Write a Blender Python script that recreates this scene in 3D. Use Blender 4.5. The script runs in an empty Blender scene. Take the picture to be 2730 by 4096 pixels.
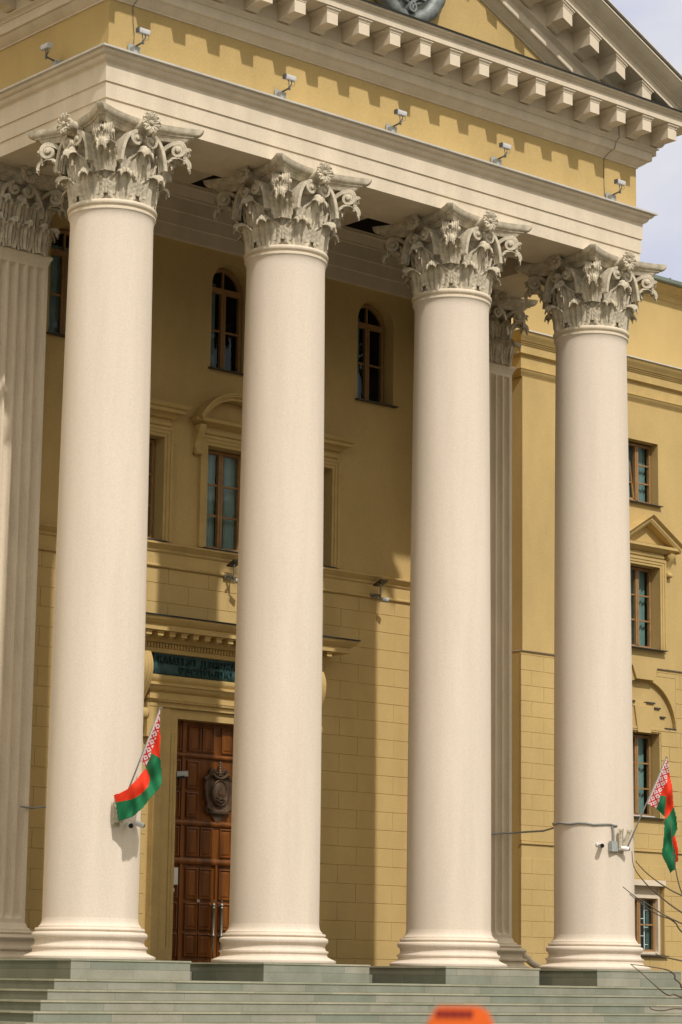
import bpy, bmesh, math, random
import numpy as np
from mathutils import Vector, Matrix
random.seed(7)
S = bpy.context.scene
COL = S.collection
PI = math.pi
K = 5.1862                       # half the distance between the two corner columns
COLX = (-5.1862, -1.8063, 1.8063, 5.1862)
YW = 3.65                        # back wall of the portico
YG = 6.5                         # wall of the side wing
GZ = -1.89                       # street level

# ------------------------------------------------------------------ materials
def mat(name, col, rough=.7, metal=0., var=.0, vscale=3., bump=0., bscale=60., col2=None, spec=.3, fine=0., streak=0.):
    m = bpy.data.materials.new(name); m.use_nodes = True
    N = m.node_tree.nodes; L = m.node_tree.links; b = N['Principled BSDF']
    b.inputs['Roughness'].default_value = rough; b.inputs['Metallic'].default_value = metal
    b.inputs['Specular IOR Level'].default_value = spec
    b.inputs['Base Color'].default_value = (*col, 1)
    tc = N.new('ShaderNodeTexCoord')
    last = None
    if var or col2:
        n = N.new('ShaderNodeTexNoise'); n.inputs['Scale'].default_value = vscale; n.inputs['Detail'].default_value = 6; n.inputs['Roughness'].default_value = .62
        if streak:
            mp = N.new('ShaderNodeMapping'); mp.inputs['Scale'].default_value = (1, 1, streak)
            L.new(tc.outputs['Object'], mp.inputs['Vector']); L.new(mp.outputs[0], n.inputs['Vector'])
        else: L.new(tc.outputs['Object'], n.inputs['Vector'])
        r = N.new('ShaderNodeValToRGB'); r.color_ramp.elements[0].position = .33; r.color_ramp.elements[1].position = .68
        c2 = col2 or tuple(c * (1 - var) for c in col)
        r.color_ramp.elements[0].color = (*c2, 1); r.color_ramp.elements[1].color = (*col, 1)
        L.new(n.outputs['Fac'], r.inputs[0]); last = r.outputs[0]
    if fine:
        n2 = N.new('ShaderNodeTexNoise'); n2.inputs['Scale'].default_value = 55; n2.inputs['Detail'].default_value = 2
        L.new(tc.outputs['Object'], n2.inputs['Vector'])
        mr = N.new('ShaderNodeMapRange'); mr.inputs[1].default_value = .3; mr.inputs[2].default_value = .7
        mr.inputs[3].default_value = 1 - fine; mr.inputs[4].default_value = 1 + fine
        L.new(n2.outputs['Fac'], mr.inputs[0])
        mx = N.new('ShaderNodeMix'); mx.data_type = 'RGBA'; mx.blend_type = 'MULTIPLY'; mx.inputs[0].default_value = 1
        if last: L.new(last, mx.inputs[6])
        else: mx.inputs[6].default_value = (*col, 1)
        L.new(mr.outputs[0], mx.inputs[7]); last = mx.outputs[2]
    if last: L.new(last, b.inputs['Base Color'])
    if bump:
        n3 = N.new('ShaderNodeTexNoise'); n3.inputs['Scale'].default_value = bscale; n3.inputs['Detail'].default_value = 3
        L.new(tc.outputs['Object'], n3.inputs['Vector'])
        bp = N.new('ShaderNodeBump'); bp.inputs['Strength'].default_value = bump; bp.inputs['Distance'].default_value = .02
        L.new(n3.outputs['Fac'], bp.inputs['Height']); L.new(bp.outputs[0], b.inputs['Normal'])
    return m

CREAM = mat('cream_paint', (.755, .655, .545), .75, var=.11, vscale=2.6, streak=.09, bump=.12, bscale=90, fine=.07)
TRIM = mat('cream_trim_paint', (.735, .635, .495), .75, var=.15, vscale=2.6, streak=.35, bump=.1, bscale=70, fine=.07)
CARVED = mat('weathered_carved_stone', (.69, .61, .475), .85, col2=(.40, .355, .27), vscale=8, bump=.3, bscale=45, fine=.08)
YELLOW = mat('yellow_plaster', (.562, .405, .17), .85, var=.17, vscale=.9, streak=.45, bump=.12, bscale=110, fine=.08)
YTRIM = mat('yellow_trim_plaster', (.548, .394, .162), .85, var=.16, vscale=2.5, bump=.1, bscale=80, fine=.08)
WOOD = mat('varnished_oak', (.235, .076, .010), .36, col2=(.085, .026, .004), vscale=5, streak=.12, bump=.15, bscale=30, spec=.4)
WFRAME = mat('brown_window_frame', (.36, .205, .085), .5, var=.25, vscale=8, spec=.4)
SILL = mat('dark_sheet_metal', (.075, .065, .055), .45, metal=.3, var=.3, vscale=6)
ZINC = mat('weathered_zinc', (.74, .71, .66), .5, metal=.2, var=.2, vscale=3)
ROOFM = mat('green_roof_metal', (.19, .23, .19), .55, metal=.1, var=.25, vscale=2)
GUT = mat('black_gutter_metal', (.02, .025, .022), .5, var=.3, vscale=4)
BRONZE = mat('dark_bronze', (.115, .06, .028), .5, metal=.3, col2=(.05, .036, .024), vscale=9, bump=.3, bscale=40, spec=.5)
STEEL = mat('aged_steel', (.30, .28, .24), .4, metal=.8, var=.3, vscale=10)
GREYBOX = mat('grey_painted_metal', (.40, .42, .41), .5, var=.15, vscale=12)
DARKARM = mat('dark_grey_metal', (.11, .115, .11), .5, var=.2, vscale=10)
WHITEP = mat('white_plastic', (.78, .77, .76), .4, var=.06, vscale=10)
CAMGREY = mat('pale_grey_housing', (.60, .60, .61), .4, var=.1, vscale=10)
BLACKP = mat('black_plastic', (.015, .015, .018), .3)
CABLE = mat('grey_cable_sheath', (.30, .30, .29), .55, var=.15, vscale=8)
TEAL = mat('dark_patinated_stone', (.035, .085, .085), .45, col2=(.016, .044, .047), vscale=7, bump=.2, bscale=25)
LETTER = mat('dark_letter_metal', (.016, .045, .047), .45, metal=.2)
CRESTM = mat('grey_bronze_crest', (.25, .27, .26), .5, metal=.2, col2=(.15, .17, .165), vscale=7, bump=.25, bscale=30)
CURTAIN3 = mat('teal_sky_tone_curtain', (.19, .275, .265), .9, var=.25, vscale=5)  # teal stands in for sky reflected in the wing panes
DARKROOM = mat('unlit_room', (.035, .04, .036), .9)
CURTAIN = mat('pale_curtain', (.50, .58, .58), .9, var=.15, vscale=4)
CURTAIN2 = mat('blue_curtain', (.36, .46, .52), .9, var=.2, vscale=5)
RED = mat('flag_red', (.75, .035, .008), .75, var=.12, vscale=6)
GREEN = mat('flag_green', (.010, .16, .062), .75, var=.2, vscale=6)
ORN = mat('flag_ornament_white', (.72, .66, .66), .8, var=.06, vscale=20)
ORR = mat('flag_ornament_red', (.60, .03, .04), .8, var=.1, vscale=20)
POLE = mat('flagpole_metal', (.36, .35, .32), .4, metal=.5, var=.15, vscale=9)
BRKT = mat('old_cream_iron', (.68, .61, .48), .7, col2=(.42, .37, .27), vscale=18, bump=.2, bscale=60)
BARK = mat('bare_twig_bark', (.17, .125, .085), .85, var=.35, vscale=30)
ORANGE = mat('orange_plastic', (.80, .14, .022), .4, var=.08, vscale=8)
DARKRED = mat('dark_red_panel', (.22, .012, .025), .4, var=.3, vscale=60)

def stone(name, col, bw, bh, joint=.004):
    m = mat(name, col, .62, bump=.12, bscale=60, fine=.06, spec=.35)
    N = m.node_tree.nodes; L = m.node_tree.links; b = N['Principled BSDF']
    tc = N.new('ShaderNodeTexCoord'); sx = N.new('ShaderNodeSeparateXYZ'); cx = N.new('ShaderNodeCombineXYZ')
    ad = N.new('ShaderNodeMath'); ad.operation = 'ADD'
    L.new(tc.outputs['Object'], sx.inputs[0]); L.new(sx.outputs[0], ad.inputs[0]); L.new(sx.outputs[1], ad.inputs[1])
    L.new(ad.outputs[0], cx.inputs[0]); L.new(sx.outputs[2], cx.inputs[1])
    br = N.new('ShaderNodeTexBrick'); br.inputs['Scale'].default_value = 1; br.inputs['Brick Width'].default_value = bw; br.inputs['Row Height'].default_value = bh
    br.inputs['Mortar Size'].default_value = joint; br.inputs['Mortar Smooth'].default_value = .3; br.offset = .37
    br.inputs['Color1'].default_value = (1.14, 1.10, 1.08, 1); br.inputs['Color2'].default_value = (.78, .86, .84, 1); br.inputs['Mortar'].default_value = (.5, .5, .48, 1)
    L.new(cx.outputs[0], br.inputs['Vector'])
    n = N.new('ShaderNodeTexNoise'); n.inputs['Scale'].default_value = 2.4; n.inputs['Detail'].default_value = 7; n.inputs['Roughness'].default_value = .65
    L.new(tc.outputs['Object'], n.inputs['Vector'])
    r = N.new('ShaderNodeValToRGB'); r.color_ramp.elements[0].position = .3; r.color_ramp.elements[1].position = .7
    r.color_ramp.elements[0].color = (.80, .80, .76, 1); r.color_ramp.elements[1].color = (1.08, 1.08, 1.08, 1)
    L.new(n.outputs['Fac'], r.inputs[0])
    m1 = N.new('ShaderNodeMix'); m1.data_type = 'RGBA'; m1.blend_type = 'MULTIPLY'; m1.inputs[0].default_value = 1
    m2 = N.new('ShaderNodeMix'); m2.data_type = 'RGBA'; m2.blend_type = 'MULTIPLY'; m2.inputs[0].default_value = 1
    prev = b.inputs['Base Color'].links[0].from_socket
    L.new(prev, m1.inputs[6]); L.new(br.outputs['Color'], m1.inputs[7]); L.new(m1.outputs[2], m2.inputs[6]); L.new(r.outputs[0], m2.inputs[7])
    L.new(m2.outputs[2], b.inputs['Base Color'])
    return m
RISER = stone('green_grey_granite', (.30, .295, .245), 1.15, .135, .003)
TREAD = stone('pale_granite_tread', (.40, .38, .285), 1.4, .135, .003)
RISERD = stone('granite_side_darker', (.165, .168, .125), 1.15, .135, .003)  # darker tone on the side faces of risers and pedestals
TREADTOP = stone('low_bounce_tread_top', (.20, .195, .15), 1.4, .4, .003)  # tread tops darkened to throw less light into the portico
COFFER = mat('dark_coffer_recess', (.045, .032, .02), .8, var=.3, vscale=6)  # whole coffer recess given one dark colour
PAVE = stone('street_paving', (.115, .10, .075), .8, .4)
FLOORM = stone('portico_floor_stone', (.10, .088, .062), .6, .6)

def glass_mat():
    m = bpy.data.materials.new('window_glass'); m.use_nodes = True
    N = m.node_tree.nodes; L = m.node_tree.links
    for n in list(N): N.remove(n)
    o = N.new('ShaderNodeOutputMaterial'); mx = N.new('ShaderNodeMixShader'); fr = N.new('ShaderNodeFresnel'); fr.inputs[0].default_value = 1.42
    ge = N.new('ShaderNodeNewGeometry'); im = N.new('ShaderNodeMapRange'); im.inputs[3].default_value = 1.42; im.inputs[4].default_value = 1 / 1.42; L.new(ge.outputs['Backfacing'], im.inputs[0]); L.new(im.outputs[0], fr.inputs[0])
    gl = N.new('ShaderNodeBsdfGlossy'); gl.inputs['Roughness'].default_value = .02; gl.inputs['Color'].default_value = (.50, .60, .72, 1)
    tr = N.new('ShaderNodeBsdfTransparent'); tr.inputs['Color'].default_value = (.85, .95, .92, 1)
    nz = N.new('ShaderNodeTexNoise'); nz.inputs['Scale'].default_value = 1.6; nz.inputs['Detail'].default_value = 1
    tc = N.new('ShaderNodeTexCoord'); L.new(tc.outputs['Object'], nz.inputs['Vector'])
    bp = N.new('ShaderNodeBump'); bp.inputs['Strength'].default_value = .05; bp.inputs['Distance'].default_value = .05
    L.new(nz.outputs['Fac'], bp.inputs['Height']); L.new(bp.outputs[0], gl.inputs['Normal'])
    L.new(fr.outputs[0], mx.inputs[0]); L.new(tr.outputs[0], mx.inputs[1]); L.new(gl.outputs[0], mx.inputs[2]); L.new(mx.outputs[0], o.inputs[0])
    return m
GLASS = glass_mat()

# ------------------------------------------------------------------ mesh helpers
class MB:
    def __init__(s): s.v = []; s.f = []; s.m = []
    def add(s, vs, fs, mi=0):
        o = len(s.v); s.v += [tuple(map(float, p)) for p in vs]
        s.f += [tuple(i + o for i in f) for f in fs]; s.m += [mi] * len(fs); return s
    def box(s, x0, x1, y0, y1, z0, z1, mi=0):
        return s.add([(x, y, z) for x in (x0, x1) for y in (y0, y1) for z in (z0, z1)],
                     [(0, 1, 3, 2), (4, 6, 7, 5), (0, 4, 5, 1), (2, 3, 7, 6), (0, 2, 6, 4), (1, 5, 7, 3)], mi)
    def obox(s, c, ax, ay, az, hx, hy, hz, mi=0):      # oriented box
        c = Vector(c); ax, ay, az = (Vector(a).normalized() for a in (ax, ay, az))
        return s.add([c + ax * hx * i + ay * hy * j + az * hz * k for i in (-1, 1) for j in (-1, 1) for k in (-1, 1)],
                     [(0, 1, 3, 2), (4, 6, 7, 5), (0, 4, 5, 1), (2, 3, 7, 6), (0, 2, 6, 4), (1, 5, 7, 3)], mi)
    def grid(s, P, closeu=False, closev=False, mi=0):
        nu, nv = len(P), len(P[0]); vs = [p for r in P for p in r]; fs = []
        for i in range(nu if closeu else nu - 1):
            for j in range(nv if closev else nv - 1):
                a, b = i, (i + 1) % nu; c, d = j, (j + 1) % nv
                fs.append((a * nv + c, b * nv + c, b * nv + d, a * nv + d))
        return s.add(vs, fs, mi)
    def lathe(s, prof, cx=0, cy=0, n=64, mi=0, cap=True):
        P = [[(cx + r * math.cos(2 * PI * i / n), cy + r * math.sin(2 * PI * i / n), z) for r, z in prof] for i in range(n)]
        s.grid(P, closeu=True, mi=mi); return s
    def tube(s, pts, r, n=8, mi=0, caps=True):
        pts = [Vector(p) for p in pts]; R = r if isinstance(r, (list, tuple)) else [r] * len(pts)
        rings = []; up = None
        for i, p in enumerate(pts):
            t = (pts[min(i + 1, len(pts) - 1)] - pts[max(i - 1, 0)]).normalized()
            if up is None: up = t.orthogonal().normalized()
            up = (up - t * up.dot(t)).normalized(); w = t.cross(up)
            rings.append([p + (up * math.cos(2 * PI * k / n) + w * math.sin(2 * PI * k / n)) * R[i] for k in range(n)])
        o = len(s.v); s.grid(rings, closev=True, mi=mi)
        if caps:
            s.f.append(tuple(o + k for k in range(n))[::-1]); s.f.append(tuple(o + (len(pts) - 1) * n + k for k in range(n))); s.m += [mi, mi]
        return s
    def prism(s, poly, y0, y1, mi=0):                  # polygon in x,z pulled along y
        n = len(poly); vs = [(x, y0, z) for x, z in poly] + [(x, y1, z) for x, z in poly]
        fs = [tuple(range(n)), tuple(range(2 * n - 1, n - 1, -1))] + [(i, (i + 1) % n, (i + 1) % n + n, i + n) for i in range(n)]
        return s.add(vs, fs, mi)
    def run(s, prof, x0, x1, y, endl=True, endr=True, ret=True, mi=0):
        """moulding along x on a wall facing -y at y; prof = (out, z); the ends return into the wall"""
        rows = []
        for e, z in prof:
            a = e if ret else 0
            r = [(x0 - a, y, z), (x0 - a, y - e, z), (x1 + a, y - e, z), (x1 + a, y, z)]
            if not endl: r = r[1:]
            if not endr: r = r[:-1]
            rows.append(r)
        return s.grid(rows, mi=mi)
    def around(s, prof, yb, mi=0, half=K):
        """moulding swept round the three open sides of the portico; prof = (outward, z)"""
        return s.grid([[(-(half + e), yb, z), (-(half + e), -e, z), (half + e, -e, z), (half + e, yb, z)] for e, z in prof], mi=mi)
    def build(s, name, mats, parent=None, smooth=None, weld=True):
        me = bpy.data.meshes.new(name); me.from_pydata(s.v, [], s.f)
        if not isinstance(mats, (list, tuple)): mats = [mats]
        for m in mats: me.materials.append(m)
        me.polygons.foreach_set('material_index', s.m)
        bm = bmesh.new(); bm.from_mesh(me)
        if weld: bmesh.ops.remove_doubles(bm, verts=bm.verts, dist=1e-5)
        bmesh.ops.recalc_face_normals(bm, faces=bm.faces); bm.to_mesh(me); bm.free()
        if smooth:
            me.polygons.foreach_set('use_smooth', [True] * len(me.polygons)); me.set_sharp_from_angle(angle=math.radians(smooth))
        o = bpy.data.objects.new(name, me); COL.objects.link(o)
        if parent: o.parent = parent
        return o

def thing(o, label, cat, group=None, kind=None):
    o['label'] = label; o['category'] = cat
    if group: o['group'] = group
    if kind: o['kind'] = kind
    return o
def empty(name, loc=(0, 0, 0), parent=None):
    o = bpy.data.objects.new(name, None); o.empty_display_size = .2; o.location = loc; COL.objects.link(o)
    if parent: o.parent = parent
    return o
def copy_tree(o, parent=None):
    c = o.copy(); COL.objects.link(c); c.parent = parent
    for ch in list(o.children): copy_tree(ch, c)
    return c
def solid(mb, P, th, mi=0):
    """closed sheet of thickness th from a grid of points"""
    A = np.array(P, float); du = np.gradient(A, axis=0); dv = np.gradient(A, axis=1)
    n = np.cross(du, dv); n /= np.linalg.norm(n, axis=2, keepdims=True) + 1e-9
    B = A - n * th; nu, nv = A.shape[:2]; vs = list(A.reshape(-1, 3)) + list(B.reshape(-1, 3)); fs = []; h = nu * nv
    for i in range(nu - 1):
        for j in range(nv - 1):
            a, b, c, d = i * nv + j, (i + 1) * nv + j, (i + 1) * nv + j + 1, i * nv + j + 1
            fs += [(a, b, c, d), (a + h, d + h, c + h, b + h)]
    bd = [i * nv for i in range(nu)] + [(nu - 1) * nv + j for j in range(1, nv)] + [i * nv + nv - 1 for i in range(nu - 2, -1, -1)] + [j for j in range(nv - 2, 0, -1)]
    for k in range(len(bd)):
        a, b = bd[k], bd[(k + 1) % len(bd)]; fs.append((b, a, a + h, b + h))
    mb.add(vs, fs, mi)

def wall(mb, x0, x1, z0, z1, y, holes, depth=.45, mi=0):
    """front face at y with openings (xa, xb, za, zb, arched) and their reveals"""
    xs = sorted({x0, x1, *[h[0] for h in holes], *[h[1] for h in holes]}); zs = sorted({z0, z1, *[h[2] for h in holes], *[h[3] for h in holes]})
    for i in range(len(xs) - 1):
        for j in range(len(zs) - 1):
            cx, cz = (xs[i] + xs[i + 1]) / 2, (zs[j] + zs[j + 1]) / 2
            if any(h[0] < cx < h[1] and h[2] < cz < h[3] for h in holes): continue
            mb.add([(xs[i], y, zs[j]), (xs[i + 1], y, zs[j]), (xs[i + 1], y, zs[j + 1]), (xs[i], y, zs[j + 1])], [(0, 1, 2, 3)], mi)
    for xa, xb, za, zb, arch, *dd in holes:
        d = dd[0] if dd else depth
        if arch:
            r = (xb - xa) / 2; c = (xa + xb) / 2; zc = zb - r; n = 24
            arc = [(c + r * math.cos(PI * k / n), zc + r * math.sin(PI * k / n)) for k in range(n + 1)]
            for k in range(n // 2):                      # spandrels
                mb.add([(xb, y, zb), (arc[k][0], y, arc[k][1]), (arc[k + 1][0], y, arc[k + 1][1])], [(0, 1, 2)], mi)
                k2 = n - k
                mb.add([(xa, y, zb), (arc[k2][0], y, arc[k2][1]), (arc[k2 - 1][0], y, arc[k2 - 1][1])], [(0, 1, 2)], mi)
            mb.add([(xb, y, zb), (arc[0][0], y, arc[0][1]), (xb, y, zc)], [(0, 1, 2)], mi)
            path = [(xb, za)] + arc + [(xa, za)]
        else: path = [(xb, za), (xb, zb), (xa, zb), (xa, za)]
        mb.grid([[(x, y, z) for x, z in path], [(x, y + d, z) for x, z in path]], mi=mi)
        mb.add([(xa, y, za), (xb, y, za), (xb, y + d, za), (xa, y + d, za)], [(0, 1, 2, 3)], mi)
    return mb

def rects_minus(rect, holes):
    out = [rect]
    for h in holes:
        nxt = []
        for a, b, c, d in out:
            if h[0] >= b or h[1] <= a or h[2] >= d or h[3] <= c: nxt.append((a, b, c, d)); continue
            if a < h[0]: nxt.append((a, h[0], c, d))
            if b > h[1]: nxt.append((h[1], b, c, d))
            m0, m1 = max(a, h[0]), min(b, h[1])
            if c < h[2]: nxt.append((m0, m1, c, h[2]))
            if d > h[3]: nxt.append((m0, m1, h[3], d))
        out = nxt
    return out

def ashlar(mb, x0, x1, zrows, y, holes, bw=.85, off=.12, gap=.0042, proud=.008, mi=0):
    for j in range(len(zrows) - 1):
        z0, z1 = zrows[j], zrows[j + 1]; x = x0 - bw + ((j % 2) * bw / 2 + off) % bw
        while x < x1:
            a, b = max(x, x0), min(x + bw, x1)
            if b - a > .03:
                for ra, rb, rc, rd in rects_minus((a, b, z0, z1), holes):
                    ga = gap if abs(ra - a) < 1e-6 and ra > x0 + 1e-6 else 0; gb = gap if abs(rb - b) < 1e-6 and rb < x1 - 1e-6 else 0
                    gc = gap if abs(rc - z0) < 1e-6 else 0; gd = gap if abs(rd - z1) < 1e-6 else 0
                    if rb - ra < .02 or rd - rc < .02: continue
                    A = (ra + ga, rb - gb, rc + gc, rd - gd); s = .004
                    f = [(A[0] + s, y - proud, A[2] + s), (A[1] - s, y - proud, A[2] + s), (A[1] - s, y - proud, A[3] - s), (A[0] + s, y - proud, A[3] - s)]
                    bk = [(A[0], y, A[2]), (A[1], y, A[2]), (A[1], y, A[3]), (A[0], y, A[3])]
                    mb.add(f + bk, [(0, 1, 2, 3), (0, 4, 5, 1), (1, 5, 6, 2), (2, 6, 7, 3), (3, 7, 4, 0)], mi)
            x += bw

# ------------------------------------------------------------------ the building: one thing
B = thing(empty('government_building'), 'yellow government building with a white columned portico and a side wing', 'building')

# ---- columns -----------------------------------------------------------------
ZA, ZT = 10.985, 12.267
def rbell(z):
    t = max(0., min(1., (z - ZA) / (12.06 - ZA)))
    return .585 + .015 * t + .12 * max(0, t - .6) ** 1.6 * 2
def leaf(mb, a, z0, h, w, rc, square=None, lat0=0., th=.02, lobes=4.5, nv=28, nu=23, tipdrop=205, lean=.05, tw=.55):
    n = Vector((math.cos(a), math.sin(a), 0)); t = Vector((-math.sin(a), math.cos(a), 0))
    hs = h - rc; Ls = hs; Lc = rc * math.radians(tipdrop); tot = Ls + Lc; P = []
    for i in range(nv):
        v = i / (nv - 1); l = v * tot
        if l <= Ls:
            z = z0 + l; base = (square if square else rbell(z)); out = base + .022 + lean * (l / Ls) ** 2
        else:
            ph = (l - Ls) / rc; base = (square if square else rbell(z0 + Ls)); out = base + .022 + lean + rc * (1 - math.cos(ph)); z = z0 + Ls + rc * math.sin(ph)
        vv = v
        wid = w * (.62 + .38 * math.sin(PI * min(1, vv * 1.15)) ** .8) * (1 if vv < .50 else 1 - (1 - tw) * min(1, (vv - .50) / .28))
        saw = (vv * lobes * 2) % 1.0
        wid *= (1 + .20 * (1 - saw) - .10)
        row = []
        for j in range(nu):
            u = -1 + 2 * j / (nu - 1); lat = u * wid / 2
            fold = .027 * math.cos(u * 4.5 * PI) * (0.4 + .6 * abs(u)) * (1 if l < Ls else .8)
            rib = .028 * math.exp(-(u / .13) ** 2)
            o2 = out + fold * .8 + rib
            if not square: o2 -= lat * lat / (2 * .62) * (1 if l < Ls else .6)
            edge = -.05 * abs(u) ** 2.2 * (1 if l > Ls else 0)
            row.append(n * o2 + t * (lat + lat0) + Vector((0, 0, z + edge - (abs(u) ** 2) * .02)))
        P.append(row)
    solid(mb, P, th)
def scroll_path(p0, p1, c, r0, turns, sgn=1, n1=12, n2=40):
    """(s, z) curve from p0 rising to a spiral round c"""
    a0 = PI / 2; start = (c[0] , c[1] + r0); pts = []
    for i in range(n1):                                   # quadratic to the spiral's top
        t = i / n1; pts.append(((1 - t) ** 2 * p0[0] + 2 * t * (1 - t) * p1[0] + t * t * start[0], (1 - t) ** 2 * p0[1] + 2 * t * (1 - t) * p1[1] + t * t * start[1]))
    for i in range(n2 + 1):
        t = i / n2; a = a0 - sgn * t * turns * 2 * PI; r = r0 * (1 - .80 * t)
        pts.append((c[0] + r * math.cos(a), c[1] + r * math.sin(a)))
    return pts
def strip(mb, path, o, ds, dl, w, th):
    """rectangular band along path (s,z): ds = direction of s, dl = direction of its width"""
    o = Vector(o); ds = Vector(ds); dl = Vector(dl); up = Vector((0, 0, 1)); rows = []
    for i, (s_, z_) in enumerate(path):
        a = path[max(0, i - 1)]; b = path[min(len(path) - 1, i + 1)]; t = Vector((b[0] - a[0], b[1] - a[1])).normalized(); nn = (-t[1], t[0])
        f = i / (len(path) - 1); hw = w / 2 * (1 - .15 * f); ht = th / 2 * (1 - .45 * f)
        row = []
        for k, (qa, qb) in enumerate(((-1, -1), (1, -1), (1, .8), (.82, 1.1), (.55, .45), (.25, 1.0), (0, .5), (-.25, 1.0), (-.55, .45), (-.82, 1.1), (-1, .8))):
            row.append(o + ds * (s_ + nn[0] * ht * qb) + up * (z_ + nn[1] * ht * qb) + dl * (hw * qa))
        rows.append(row)
    mb.grid(rows, closev=True)
    nb = len(rows) * 11; base = len(mb.v) - nb
    mb.f += [tuple(base + k for k in range(11)), tuple(base + nb - 11 + k for k in range(11))[::-1]]; mb.m += [0, 0]
def disc(mb, c, ax, r, h, n=14):
    c = Vector(c); ax = Vector(ax).normalized(); e = ax.orthogonal().normalized(); g = ax.cross(e)
    prof = [(r, 0), (r, h * .5), (r * .7, h * .9), (0.001, h)]
    mb.grid([[c + (e * math.cos(2 * PI * i / n) + g * math.sin(2 * PI * i / n)) * q + ax * z for q, z in prof] for i in range(n)], closeu=True)
def abacus(mb, sc=1.):
    """concave four-sided slab with chopped corners"""
    def outline(tip, mid, cw):
        pts = []
        for q in range(4):
            a = PI / 4 + q * PI / 2; d = Vector((math.cos(a), math.sin(a))); t = Vector((-d[1], d[0]))
            d2 = Vector((math.cos(a + PI / 2), math.sin(a + PI / 2))); t2 = Vector((-d2[1], d2[0]))
            p0 = d * tip + t * cw; p1 = d2 * tip - t2 * cw; m = Vector((math.cos(a + PI / 4), math.sin(a + PI / 4))) * mid
            pts.append(d * tip - t * cw)
            c = m * 2 - (p0 + p1) / 2
            for i in range(14):
                s_ = i / 13; pts.append(p0 * (1 - s_) ** 2 + c * 2 * s_ * (1 - s_) + p1 * s_ * s_)
            pts.pop()
        return pts
    lv = [(12.05, 1.06, .60, .05), (12.075, 1.09, .61, .05), (12.10, 1.12, .625, .05), (12.13, 1.15, .64, .05), (12.135, 1.20, .665, .05), (12.155, 1.21, .67, .05),
          (12.16, 1.25, .69, .05), (12.185, 1.30, .715, .05), (12.225, 1.335, .73, .045), (ZT - .003, 1.345, .735, .045)]
    rows = [[(x * sc, y * sc, z) for x, y in outline(tp, md, cw)] for z, tp, md, cw in lv]
    mb.grid(rows, closev=True); n = len(rows[0]); o = len(mb.v) - n * len(rows)
    mb.f.append(tuple(o + k for k in range(n))[::-1]); mb.f.append(tuple(len(mb.v) - n + k for k in range(n))); mb.m += [0, 0]
def fleuron(mb, a, r, z, R=.165):
    n = Vector((math.cos(a), math.sin(a), 0)); t = Vector((-math.sin(a), math.cos(a), 0)); up = Vector((0, 0, 1)); c = n * r + up * z
    for k in range(11):
        an = 2 * PI * k / 11; d = t * math.cos(an) + up * math.sin(an); s_ = t * -math.sin(an) + up * math.cos(an); rows = []
        for i in range(6):
            v = i / 5; w = .042 * math.sin(PI * (.12 + .80 * v)); q = .03 + (R - .03) * v; rows.append([c + d * q + s_ * w * u + n * (.05 + .045 * math.sin(v * 2.4) - .022 * (1 - abs(u))) for u in (-1, -.5, 0, .5, 1)])
        solid(mb, rows, .02)
    disc(mb, c + n * .03, n, .04, .07)
    # stalk block behind the flower
    rows = [[c + n * (-.28 + .33 * v) + (t * math.cos(q) + up * math.sin(q)) * (.115 + .03 * math.sin(v * 9)) * (1 - .25 * v) for q in [2 * PI * k / 10 for k in range(10)]] for v in [i / 7 for i in range(8)]]
    mb.grid(rows, closev=True)
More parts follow.
